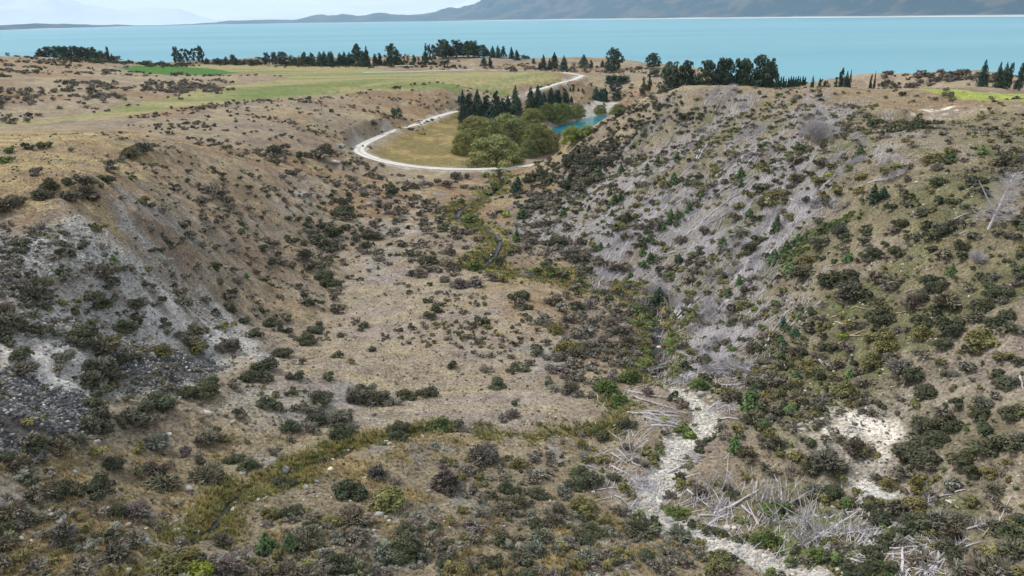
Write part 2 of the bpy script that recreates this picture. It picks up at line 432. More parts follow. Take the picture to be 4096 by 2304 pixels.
# left spur and hill
Z['plateau'] = zone([(-300, 330), (400, 340), (340, 420), (280, 500), (120, 560), (-300, 590)], 6)
lay(ORANGE * .55 + STRAW * .45, .65 * Z['plateau'])
lay(STRAW * [1.05, 1, .85], .75 * Z['plateau'] * sstep(.44, .56, n_st))
Z['purple'] = zone([(-100, 575), (170, 520), (330, 535), (320, 600), (200, 612), (-100, 600)], 3)
lay(PURP, .75 * Z['purple'])
lay(STRAW * [1.1, 1.05, .9], .8 * zone([(120, 580), (200, 555), (270, 575), (280, 610), (200, 605)], 2))
Z['spur'] = zone([(330, 350), (480, 390), (700, 495), (850, 540), (860, 700), (700, 860), (560, 760), (400, 620), (300, 540)], 6)
lay(ORANGE * .6 + TAN * .4, .6 * Z['spur'] * sstep(.42, .56, n_mid))
lay(GREY, .75 * zone([(290, 480), (470, 500), (480, 560), (560, 640), (520, 700), (380, 620), (300, 570)], 6) * sstep(.40, .56, n_mid))
lay(GREY, .7 * zone([(720, 490), (830, 470), (800, 560), (730, 540)], 4) * sstep(.4, .52, n_mid))
Z['lefthill'] = zone([(-400, 130), (0, 143), (250, 160), (330, 182), (700, 195), (560, 218), (420, 245), (250, 278), (100, 300), (-400, 330)], 12)
lay(np.array([.30, .25, .175]), .7 * Z['lefthill'] * sstep(.42, .58, n_mid))
lay(ORANGE, .5 * Z['lefthill'] * sstep(.5, .6, n_big))
lay(ORANGE * .8 + TAN * .3, .75 * zone([(-300, 135), (0, 143), (250, 158), (140, 175), (-300, 172)], 14))
# fan in the middle
Z['fan'] = zone([(870, 640), (1000, 640), (1200, 700), (1330, 790), (1400, 900), (1480, 1040), (1300, 1080), (900, 1060), (700, 1000), (690, 930), (840, 800)], 6)
lay(np.array([.285, .243, .188]), .8 * Z['fan'])
lay(np.array([.250, .212, .190]), .7 * Z['fan'] * sstep(.47, .62, n_st))
lay(STRAW, .6 * Z['fan'] * sstep(.55, .7, fbm(GX / 9 + GY / 20, GY / 3, 95, 4)))
lay(GREY, .7 * zone([(1330, 870), (1390, 840), (1420, 880), (1380, 960), (1340, 940)], 2))
lay(GREY, .6 * zone([(620, 990), (800, 960), (1000, 975), (1000, 1020), (700, 1080), (560, 1060)], 4) * sstep(.42, .55, n_mid))
lay(GREY * [1, .95, .93], .65 * zone([(925, 640), (985, 640), (990, 700), (940, 720)], 2))
lay(GREY, .6 * zone([(870, 560), (960, 530), (1040, 500), (1060, 520), (1010, 620), (1020, 650), (960, 640), (900, 620)], 4) * sstep(.45, .56, n_mid))
# foreground
Z['front'] = zone([(-200, 1130), (300, 1120), (700, 1090), (1500, 1110), (1650, 1350), (2100, 1600), (-300, 1600)], 6)
lay(np.array([.215, .182, .118]), .65 * Z['front'])
lay(np.array([.245, .192, .092]), .7 * Z['front'] * sstep(.5, .64, n_mid))
lay(GREY * .95, .7 * Z['front'] * sstep(.60, .7, fbm(GX / 6, GY / 6, 99, 4)))
# scree on the left
Z['scree'] = zone([(-200, 600), (0, 600), (120, 625), (290, 600), (330, 540), (420, 640), (560, 760), (690, 880), (640, 920), (560, 940), (420, 990), (330, 1010), (200, 970), (0, 1000), (-200, 1000)], 4)
_str = fbm((GX * .55 + GY * .83) / 2.6, (GX * .83 - GY * .55) / 15, 161, 4)
lay(np.array([.31, .305, .297]), Z['scree'] * (.3 + .65 * sstep(.40, .54, .6 * n_mid + .4 * n_sm)))
lay(np.array([.39, .385, .375]), .7 * Z['scree'] * sstep(.52, .66, _str))
lay(ORANGE * .8 + GREY * .3, .6 * Z['scree'] * sstep(.58, .68, n_mid))
lay(np.array([.45, .445, .435]), zone([(120, 760), (160, 780), (150, 850), (110, 920), (0, 980), (0, 950), (90, 880)], 2.0, .5))
lay(np.array([.45, .445, .435]), .8 * zone([(0, 940), (240, 880), (215, 1010), (120, 1030), (0, 1110)], 2.0, .5))
lay(np.array([.42, .415, .41]), .8 * zone([(520, 810), (560, 850), (590, 900), (540, 930), (440, 900), (500, 880)], 2.0, .5))
Z['cliffs'] = zone([(0, 618), (90, 640), (160, 650), (300, 640), (340, 655), (300, 690), (180, 690), (120, 680), (0, 700)], 1.5, .6)
lay(np.array([.42, .40, .37]), .7 * Z['cliffs'])
lay(np.array([.50, .43, .33]), .7 * zone([(110, 635), (190, 640), (300, 625), (310, 650), (170, 665)], 1.5, .5))
Z['dark'] = np.maximum(zone([(-120, 1010), (40, 990), (170, 985), (212, 1030), (205, 1060), (110, 1105), (-120, 1150)], 1.5, .35),
                       .9 * zone([(300, 960), (330, 920), (380, 895), (440, 900), (520, 880), (560, 925), (470, 955), (340, 990)], 1.5, .35))
Z['dark'] = np.maximum(Z['dark'], zone([(0, 950), (40, 960), (60, 1000), (0, 1010)], 1.0, .4))
lay(DARK, .9 * Z['dark'])
lay(GREY, .9 * zone([(550, 1385), (640, 1360), (640, 1400), (560, 1400)], .8, .4))
# right slope
Z['slope'] = zone([(1290, 520), (1400, 470), (1500, 400), (1600, 330), (1700, 270), (1850, 235), (2100, 240), (2200, 300), (2240, 420), (2200, 480), (2090, 560), (1990, 620), (1950, 760), (1960, 880), (1900, 960), (1760, 970), (1690, 930), (1640, 760), (1550, 690), (1450, 640), (1330, 600)], 6)
lay(np.array([.170, .150, .105]), .8 * Z['slope'])
Z['mat'] = zone([(1440, 640), (1560, 580), (1700, 470), (1900, 390), (2090, 420), (2050, 560), (1970, 640), (1880, 780), (1740, 960), (1690, 920), (1640, 760), (1550, 690)], 8)
lay(LILAC, Z['mat'] * (.25 + .6 * sstep(.42, .56, fbm((GX * .62 + GY * .79) / 16, (GX * .79 - GY * .62) / 6, 181, 4))))
lay(TAN * .95, .7 * Z['slope'] * sstep(.56, .68, n_big))
lay(MOSS, .75 * Z['slope'] * sstep(.50, .62, n_mid))
lay(TAN, .85 * zone([(1430, 500), (1560, 430), (1640, 360), (1700, 330), (1640, 430), (1560, 500), (1480, 560), (1430, 560)], 4))
lay(GREY * 1.05, .9 * zone([(1450, 590), (1530, 550), (1520, 585), (1470, 620)], 2.0))
lay(GREY, .8 * zone([(1700, 560), (1800, 520), (1860, 520), (1800, 590), (1730, 610)], 4.0))
lay(GREY, .8 * zone([(1810, 420), (1860, 370), (1880, 360), (1840, 420)], 2))
lay(GREY, .85 * zone([(1700, 900), (1790, 860), (1800, 930), (1760, 950), (1700, 930)], 2))
Z['ridge'] = zone([(1850, 216), (2300, 232), (2400, 262), (2250, 275), (2000, 262), (1850, 250)], 8)
lay(TAN * [1, .95, .85], .7 * Z['ridge'])
Z['righthill'] = zone([(1990, 620), (2200, 490), (2250, 300), (2700, 290), (3200, 500), (3200, 1500), (2100, 1500), (1980, 1200), (1900, 1000), (1960, 880), (1950, 760)], 8)
lay(np.array([.175, .155, .098]), .8 * Z['righthill'])
lay(MOSS, .7 * Z['righthill'] * sstep(.46, .58, n_mid))
lay(np.array([.235, .200, .155]), .8 * Z['righthill'] * sstep(.56, .66, fbm(GX / 14, GY / 14, 111, 4)))
lay(np.array([.255, .218, .182]), .85 * zone([(2130, 1030), (2250, 950), (2500, 860), (2700, 880), (2700, 1010), (2350, 1040), (2260, 1080)], 4))
lay(np.array([.31, .26, .20]), .8 * zone([(2330, 870), (2420, 880), (2410, 930), (2340, 900)], 2))
lay(GREEN, .7 * zone([(2100, 760), (2180, 750), (2200, 790), (2120, 800)], 2.5))
lay(MOSS, .7 * zone([(1900, 870), (2000, 840), (2130, 960), (2120, 1040), (2000, 1060), (1960, 1180), (1900, 1080)], 4))
lay(MOSS, .6 * zone([(1700, 1300), (1960, 1230), (2180, 1330), (2150, 1430), (1900, 1370)], 3))
lay(GREEN * 1.1, .55 * zone([(1960, 1330), (2060, 1300), (2180, 1370), (2100, 1420)], 2) * sstep(.45, .55, n_mid))
Z['bluff'] = zone([(2000, 1055), (2050, 1022), (2160, 1030), (2240, 1062), (2275, 1110), (2215, 1180), (2190, 1240), (2150, 1265), (2115, 1200), (2040, 1130), (1990, 1120)], 2.0, .6)
lay(np.array([.34, .315, .275]), .7 * zone([(1980, 1060), (2040, 1010), (2170, 1015), (2265, 1050), (2300, 1120), (2240, 1200), (2230, 1280), (2120, 1285), (2080, 1200), (1990, 1150)], 5, 1.2))
lay(WHITE, .85 * Z['bluff'] * sstep(.40, .52, .6 * n_mid + .4 * n_sm))
lay(WHITE, .95 * zone([(2090, 1035), (2200, 1045), (2250, 1090), (2200, 1120), (2120, 1080)], 1.5, .8) * sstep(.33, .45, .5 * n_mid + .5 * n_sm))
lay(np.array([.42, .42, .41]), .9 * zone([(2130, 1200), (2180, 1200), (2230, 1250), (2190, 1270), (2130, 1270)], 1.2, .5))
lay(np.array([.60, .57, .52]), .9 * zone([(2262, 289), (2275, 268), (2300, 260), (2345, 262), (2376, 270), (2368, 281), (2330, 282), (2300, 292)], 1.0, .9) * sstep(.32, .42, n_sm))
lay(np.array([.42, .39, .34]), .6 * zone([(2390, 276), (2440, 277), (2435, 282), (2395, 281)], .6, .9))
# cliff behind the pond, gravel by the pond
lay(np.array([.42, .40, .36]) * 1.0, .95 * zone([(1435, 258), (1500, 253), (1545, 252), (1550, 274), (1530, 282), (1450, 284)], 3, .3))
# fields
Z['field'] = zone(FIELD_P, 2.5, .12)
FC = np.array([.235, .228, .115])
lay(FC, Z['field'])
_n = fbm(GX / 110 + GY / 40, GY / 18 - GX / 60, 121, 4)
lay(np.array([.135, .175, .060]), .55 * Z['field'] * sstep(.50, .64, _n))
lay(np.array([.30, .255, .135]), .6 * Z['field'] * sstep(.52, .36, _n))
lay(np.array([.10, .155, .045]), .6 * zone([(560, 232), (700, 215), (860, 205), (1000, 200), (880, 222), (740, 238), (620, 250)], 8, .5))
lay(np.array([.12, .16, .05]), .6 * zone([(900, 222), (1150, 214), (1380, 206), (1400, 200), (1420, 197), (1395, 209), (1300, 218), (1150, 222)], 3, .3))
lay(np.array([.055, .145, .032]), .95 * zone([(296, 168), (420, 165), (540, 173), (602, 184), (560, 188), (380, 188), (340, 181)], 3, .2))
lay(np.array([.285, .33, .085]), .95 * zone([(2288, 228.5), (2400, 230), (2576, 238), (2720, 246), (2720, 268), (2576, 256), (2450, 246), (2330, 234)], 1.5, .1))
lay(np.array([.31, .255, .185]), .8 * zone([(2100, 200), (2300, 185), (2576, 180), (2700, 200), (2700, 236), (2450, 226), (2250, 224), (2110, 214)], 5, .5))
# hairpin meadow and terrace beyond
Z['meadow'] = zone([(930, 388), (1000, 343), (1150, 288), (1170, 300), (1200, 330), (1420, 380), (1400, 400), (1300, 420), (1100, 420), (960, 405)], 3, .15)
lay(np.array([.185, .155, .068]), .95 * Z['meadow'])
lay(np.array([.30, .225, .105]), .7 * Z['meadow'] * sstep(.50, .60, n_mid))
lay(GREY, .9 * zone([(835, 358), (880, 343), (1000, 320), (1100, 292), (1100, 297), (985, 330), (920, 352), (893, 378), (895, 390), (860, 377)], 2.0, .4) * (.5 + .5 * sstep(.4, .5, n_sm)))
# banks of the roads and streams
lay(np.array([.36, .33, .29]), .85 * path_mask(ROAD, 3.4, 5.5))
_cm = path_mask(CREEK, 2.5, 7.0, .5)
Z['creek'] = _cm
lay(OLIVE, .9 * _cm); lay(np.array([.15, .17, .045]), .6 * _cm * sstep(.5, .6, n_mid))
lay(np.array([.29, .215, .085]), .6 * _cm * sstep(.55, .65, n_sm))
_sm = path_mask(SIDE, 1.0, 3.8, .6)
_sm = _sm * sstep(.30, .50, fbm(GX / 4, GY / 4, 191, 3))
Z['side'] = _sm
lay(np.array([.165, .165, .062]), .9 * _sm); lay(np.array([.29, .22, .085]), .6 * _sm * sstep(.5, .62, n_sm))
_d, _p = seg_dist(GX + (WX - GX) * .12, GY + (WY - GY) * .12, DRY)
_wd = np.interp(_p, np.arange(len(DRY)), DRYW)
_wd = _wd * .92 * (.62 + .76 * fbm(GX / 3.2, GY / 3.2, 151, 3))
Z['dry'] = 1 - sstep(.8, 1.2, _d / _wd)
lay(np.array([.55, .53, .48]), Z['dry']); lay(np.array([.36, .345, .32]), .8 * Z['dry'] * sstep(.48, .60, fbm(GX / 2.2, GY / 2.2, 155, 3)))
lay(np.array([.030, .026, .022]), path_mask(CREEK, .9, 1.6, .1)); lay(np.array([.025, .02, .015]), .95 * path_mask(SIDE, .25, .6, .1) * sstep(.42, .5, fbm(GX / 5, GY / 5, 141, 2)))
# faint tracks
lay(np.array([.36, .30, .235]), .8 * path_mask(pix2([(1065, 470), (1060, 500), (1030, 560), (1012, 610), (1025, 650)]), .8, 1.8))
lay(np.array([.40, .33, .23]), .7 * path_mask(pix2([(-40, 358), (60, 352), (140, 342), (220, 338)]), 1.0, 2.2))
lay(np.array([.16, .15, .06]), .5 * path_mask(pix2([(820, 220), (900, 214), (960, 206), (930, 203), (820, 200)]), .8, 1.8, .1))
for a in ([(0, 0)],): pass
C *= (.80 + .40 * n_sm)[:, None] * (.9 + .2 * fbm(GX / .7, GY / .7, 171, 2))[:, None]
C = np.clip(C, .01, .85)
_i = (np.arange(NR - 1)[:, None] * NAZ + np.arange(NAZ - 1)[None])
F = np.stack([_i, _i + 1, _i + NAZ + 1, _i + NAZ], -1).reshape(-1, 4)[:, ::-1]
ground = link('ground', new_mesh('ground', np.stack([GX, GY, GZ], 1), F, M_GROUND, C, True, 'col'))
tag(ground, 'tan and grey dry hills cut by a valley running down to the lake', 'ground', kind='structure')
# from here on the built ground sheet itself is the land: heights are read off its grid
_G2 = GZ.reshape(NR, NAZ); _l0 = math.log(30); _l1 = math.log(1240)
def height(x, y, detail=True):
    x = np.asarray(x, float); y = np.asarray(y, float)
    a = np.clip((np.arctan2(x, y) - _az[0]) / (_az[-1] - _az[0]) * (NAZ - 1), 0, NAZ - 1.001)
    l = np.clip((np.log(np.maximum(np.hypot(x, y), 30.01)) - _l0) / (_l1 - _l0) * (NR - 1), 0, NR - 1.001)
    i = l.astype(int); j = a.astype(int); fi = l - i; fj = a - j
    return (_G2[i, j] * (1 - fj) + _G2[i, j + 1] * fj) * (1 - fi) + (_G2[i + 1, j] * (1 - fj) + _G2[i + 1, j + 1] * fj) * fi
GP = np.stack([GX, GY, GZ], 1)
GAREA = (np.repeat(_rr, NAZ) ** 2)
_px, _py, _pd = project(GP)
GVIS = (_px > -60) & (_px < 2640) & (_py > 80) & (_py < 1520)
def grid_index(x, y):
    a = np.rint((np.arctan2(x, y) - _az[0]) / (_az[1] - _az[0])).astype(int).clip(0, NAZ - 1)
    l = np.rint((np.log(np.hypot(x, y)) - math.log(30)) / (math.log(1240) - math.log(30)) * (NR - 1)).astype(int).clip(0, NR - 1)
    return l * NAZ + a
def scatter(n, weight, power=2.0, seed=1):
    """n places on the ground, weight per ground vertex; power 2 = even per square metre, 0 = even per picture area"""
    g = np.random.default_rng(seed)
    p = weight * np.repeat(_rr, NAZ) ** power * GVIS
    cs = np.cumsum(p)
    if cs[-1] <= 0: return np.zeros((0, 3)), np.zeros(0, int)
    i = np.searchsorted(cs, g.random(n) * cs[-1]).clip(0, len(cs) - 1)
    r = np.repeat(_rr, NAZ)[i]
    x = GX[i] + (g.random(n) - .5) * r * .006; y = GY[i] + (g.random(n) - .5) * r * .006
    return np.stack([x, y, height(x, y)], 1), i

# ------------------------------------------------------------------ lake, pond, streams, road
def _lake(t, b):
    n = noise_node(t, .0012, 5, .55); 
    mpn = N(t, 'ShaderNodeMapping'); mpn.inputs['Scale'].default_value = (.16, 1, 1)
    c = N(t, 'ShaderNodeTexCoord'); t.links.new(c.outputs['Object'], mpn.inputs[0]); t.links.new(mpn.outputs[0], n.inputs['Vector'])
    t.links.new(ramp(t, n.outputs[0], (.044, .212, .275), (.084, .275, .338), .36, .64), b.inputs['Base Color'])
    b.inputs['Roughness'].default_value = .35; b.inputs['Specular IOR Level'].default_value = .12
    n2 = noise_node(t, .25, 4, .6)
    bp = N(t, 'ShaderNodeBump'); bp.inputs['Strength'].default_value = .25; bp.inputs['Distance'].default_value = .3
    t.links.new(n2.outputs[0], bp.inputs['Height']); t.links.new(bp.outputs[0], b.inputs['Normal'])
M_LAKE = mat('glacial_lake_water', _lake)
lake = link('lake', new_mesh('lake', [(-60000, 300, 0), (60000, 300, 0), (60000, 36000, 0), (-60000, 36000, 0)], [[0, 1, 2, 3]], M_LAKE))
tag(lake, 'wide milky turquoise lake stretching behind the trees', 'lake', kind='structure')
def _pond(t, b):
    n = noise_node(t, .08, 3)
    t.links.new(ramp(t, n.outputs[0], (.008, .135, .175), (.014, .175, .215)), b.inputs['Base Color'])
    b.inputs['Roughness'].default_value = .18; b.inputs['Specular IOR Level'].default_value = .3
    n2 = noise_node(t, 1.2, 3)
    bp = N(t, 'ShaderNodeBump'); bp.inputs['Strength'].default_value = .15; bp.inputs['Distance'].default_value = .1
    t.links.new(n2.outputs[0], bp.inputs['Height']); t.links.new(bp.outputs[0], b.inputs['Normal'])
_pc = POND[:, :2].mean(0)
_po = np.column_stack([_pc + (POND[:, :2] - _pc) * 1.25, np.full(len(POND), 15.3)])
pond = link('pond', new_mesh('pond', np.vstack([_po, [[*_pc, 15.3]]]), [[k, (k + 1) % len(_po), len(_po)] for k in range(len(_po))], mat('pond_water', _pond)))
tag(pond, 'small deep teal pond behind the willows below the pale cliff', 'pond', kind='structure')
def strip(name, path, w, dz, material, crown=0.0, follow=True, track=None):
    P = np.asarray(path, float); T = np.gradient(P[:, :2], axis=0); T /= np.linalg.norm(T, axis=1, keepdims=True)
    Nn = np.stack([-T[:, 1], T[:, 0]], 1); w = np.broadcast_to(w, (len(P),)); k = 6 if track is None else len(track) - 1
    q = np.linspace(-1, 1, k + 1); V = []
    for u in q:
        xy = P[:, :2] + Nn * (w * u / 2)[:, None]
        z = (height(xy[:, 0], xy[:, 1], False) if follow else P[:, 2]) + dz + crown * (1 - u * u)
        V.append(np.column_stack([xy, z]))
    V = np.stack(V, 1).reshape(-1, 3); m = k + 1
    tint = None if track is None else np.tile(np.array(track), len(P))[:, None] * np.array([[1, .985, .96]])
    i = np.arange(len(P) - 1)[:, None] * m + np.arange(k)[None]
    return new_mesh(name, V, np.stack([i, i + 1, i + m + 1, i + m], -1).reshape(-1, 4)[:, ::-1], material, tint, True)
def _road(t, b):
    n = noise_node(t, .9, 6, .65); n2 = noise_node(t, .12, 3)
    c = mulcol(t, ramp(t, n.outputs[0], (.42, .41, .395), (.60, .585, .56), .3, .7), ramp(t, n2.outputs[0], (.88, .88, .88), (1.06, 1.06, 1.05)))
    a = N(t, 'ShaderNodeAttribute', attribute_name='tint'); c = mulcol(t, c, a.outputs['Color'])
    t.links.new(c, b.inputs['Base Color']); b.inputs['Roughness'].default_value = .95
_rp = smooth_path(ROAD, 3)
_rw = np.interp(np.linspace(0, 1, len(_rp)), [0, .22, .32, .42, .6, 1], [5.0, 5.2, 6.8, 5.6, 5.2, 5.2])
road = link('road', strip('road', _rp, _rw, .10, mat('gravel_road', _road), .05, False, [.60, .86, 1.08, 1.1, .86, .74, .84, 1.1, 1.08, .86, .60]))
tag(road, 'pale gravel road curling round a hairpin and on past the conifers', 'road', kind='structure')
def _water(t, b):
    b.inputs['Base Color'].default_value = (.016, .014, .013, 1); b.inputs['Roughness'].default_value = .3; b.inputs['Specular IOR Level'].default_value = .2
    n2 = noise_node(t, 3.0, 3)
    bp = N(t, 'ShaderNodeBump'); bp.inputs['Strength'].default_value = .5; bp.inputs['Distance'].default_value = .1
    t.links.new(n2.outputs[0], bp.inputs['Height']); t.links.new(bp.outputs[0], b.inputs['Normal'])
M_WATER = mat('stream_water', _water)
_cp = CREEK[5:].copy(); _cp[:, 2] = base_h(_cp[:, 0], _cp[:, 1]) - .62 + (fbm(_cp[:, 0] / 26, _cp[:, 1] / 26, 1, 3) - .5) * 2.5
_z = height(_cp[:, 0], _cp[:, 1]);  _cp[:, 2] = _z + .16
for k in range(3): _cp[1:-1, 2] = (_cp[:-2, 2] + _cp[1:-1, 2] + _cp[2:, 2]) / 3
_cw = .30 + 1.5 * fbm(np.arange(len(_cp)) / 3.0, np.zeros(len(_cp)), 5, 2); _cw[-24:] += 1.0
stream = link('stream', strip('stream', _cp, _cw, .06, M_WATER, 0, False))
tag(stream, 'narrow dark stream winding down the valley to the culvert', 'stream', kind='structure')
_sp = SIDE[8:].copy(); _sp[:, 2] = height(_sp[:, 0], _sp[:, 1]) + .12
for k in range(2): _sp[1:-1, 2] = (_sp[:-2, 2] + _sp[1:-1, 2] + _sp[2:, 2]) / 3
brook = link('side_stream', strip('side_stream', _sp, .35 + .55 * fbm(np.arange(len(_sp)) / 2.5, np.ones(len(_sp)), 6, 2), .03, M_WATER, 0, False))
tag(brook, 'thin dark trickle through rank grass in front', 'stream', kind='structure')

# ------------------------------------------------------------------ far shores (real hills at their own distance)
def _far(lo, mid, forest, sc):
    def f(t, b):
        n1 = noise_node(t, sc, 6, .6); n2 = noise_node(t, sc * .35, 5, .6)
        c1 = ramp(t, n1.outputs[0], lo, mid, .35, .65)
        m = N(t, 'ShaderNodeMix', data_type='RGBA')
        t.links.new(ramp(t, n2.outputs[0], (0, 0, 0), (1, 1, 1), .44, .52), m.inputs[0])
        t.links.new(c1, m.inputs[6]); m.inputs[7].default_value = (*forest, 1)
        a = N(t, 'ShaderNodeAttribute', attribute_name='shore')
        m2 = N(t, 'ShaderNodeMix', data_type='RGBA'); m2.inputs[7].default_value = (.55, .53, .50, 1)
        t.links.new(a.outputs['Fac'], m2.inputs[0]); t.links.new(m.outputs[2], m2.inputs[6])
        t.links.new(m2.outputs[2], b.inputs['Base Color'])
    return f
def horizon_y(x): return 62.0 - 0.01553 * x
def far_hills(name, shore, top, depth, material, label, rough=.10, n=420, seed=1, shore_w=.05):
    """shore: (picture x, shore distance m); top: (picture x, picture y of the skyline)"""
    xs = np.linspace(shore[0][0], shore[-1][0], n)
    d = rays(xs, np.full(n, 30.0)); az = np.arctan2(d[:, 0], d[:, 1])
    R0 = np.interp(xs, [s[0] for s in shore], [s[1] for s in shore])
    ty = np.interp(xs, [s[0] for s in top], [s[1] for s in top])
    m = 70
    q = np.linspace(0, 1, m)[:, None] ** 1.3
    rr = R0[None] * (1 + q * depth)
    qt = .62
    H = CAM_Z + (horizon_y(xs) - ty) / FPX * R0 * (1 + qt * depth) / np.cos(az) ** 0
    H = np.maximum(H, 5)
    x = rr * np.sin(az)[None]; y = rr * np.cos(az)[None]
    S = R0.mean()
    nz = fbm(x / (S * .035), y / (S * .07), seed, 6, .6)
    prof = sstep(0, qt, q) ** .85 * (1 - .75 * sstep(qt, 1, q))
    z = H[None] * prof * (1 + (nz - .5) * rough * 8 * sstep(0, .25, q)) + (nz - .3) * 20 * sstep(0, .05, q) - 1 * (q < .001)
    z = np.where(q <= 0, -2, z)
    sh = np.repeat(((1 - sstep(shore_w * .5, shore_w, q)) * .8), n, 1)
    i = np.arange(m - 1)[:, None] * n + np.arange(n - 1)[None]
    F = np.stack([i, i + 1, i + n + 1, i + n], -1).reshape(-1, 4)[:, ::-1]
    cc = np.repeat(sh.reshape(-1, 1), 3, 1)
    o = link(name, new_mesh(name, np.stack([x, y, z], -1).reshape(-1, 3), F, material, cc, True, 'shore'))
    tag(o, label, 'hills', kind='structure')
    return o
M_FAR1 = mat('far_range', _far((.078, .066, .055), (.045, .047, .046), (.006, .022, .036), .0042))
M_FAR2 = mat('haze_paled_mountains', _far((.60, .62, .65), (.54, .57, .61), (.50, .54, .60), .0004))  # distance haze painted in: base colours paled towards the sky
far_hills('hills', [(430, 24500), (560, 24000), (740, 23500), (1000, 22000), (1300, 19500), (1650, 16500), (2100, 13500), (2900, 10300)],
          [(430, 62), (500, 57), (620, 51), (740, 50), (790, 43), (850, 41), (900, 42), (945, 36), (1000, 39), (1060, 36), (1150, 24), (1250, 6), (1330, -4), (1450, -18), (1700, -30), (2100, -40), (2900, -60)],
          .35, M_FAR1, 'long bluish forested range across the lake rising out of the picture', .13, 620, 11)
far_hills('hills', [(-300, 14500), (0, 15600), (200, 18500), (350, 22000), (520, 24000)], [(-300, 60), (0, 62), (110, 60.5), (220, 62), (290, 61), (350, 64), (520, 58)], .12, M_FAR1,
          'low brown far shore strip under the pale mountains', .06, 160, 12, .1)
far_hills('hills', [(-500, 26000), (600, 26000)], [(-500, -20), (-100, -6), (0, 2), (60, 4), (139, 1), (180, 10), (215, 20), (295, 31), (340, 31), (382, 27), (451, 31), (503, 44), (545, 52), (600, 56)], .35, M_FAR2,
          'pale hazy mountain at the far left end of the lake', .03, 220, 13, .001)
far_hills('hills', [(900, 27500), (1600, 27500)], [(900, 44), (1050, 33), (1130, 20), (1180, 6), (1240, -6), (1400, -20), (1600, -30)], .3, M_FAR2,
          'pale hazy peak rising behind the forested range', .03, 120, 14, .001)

# ------------------------------------------------------------------ air
hz = bpy.data.materials.new('haze_air'); hz.use_nodes = True
t = hz.node_tree; t.nodes.clear()
out = N(t, 'ShaderNodeOutputMaterial'); pv = N(t, 'ShaderNodeVolumePrincipled')
pv.inputs['Color'].default_value = (.62, .81, 1.0, 1); pv.inputs['Density'].default_value = 2.2e-5; pv.inputs['Anisotropy'].default_value = 0.0
t.links.new(pv.outputs[0], out.inputs['Volume'])
b = MB(); b.box((0, 17400, 1240), (70000, 39000, 2520))
haze = link('haze', b.mesh('haze', hz)); tag(haze, 'thin pale blue haze over the lake and far hills', 'haze', kind='stuff')
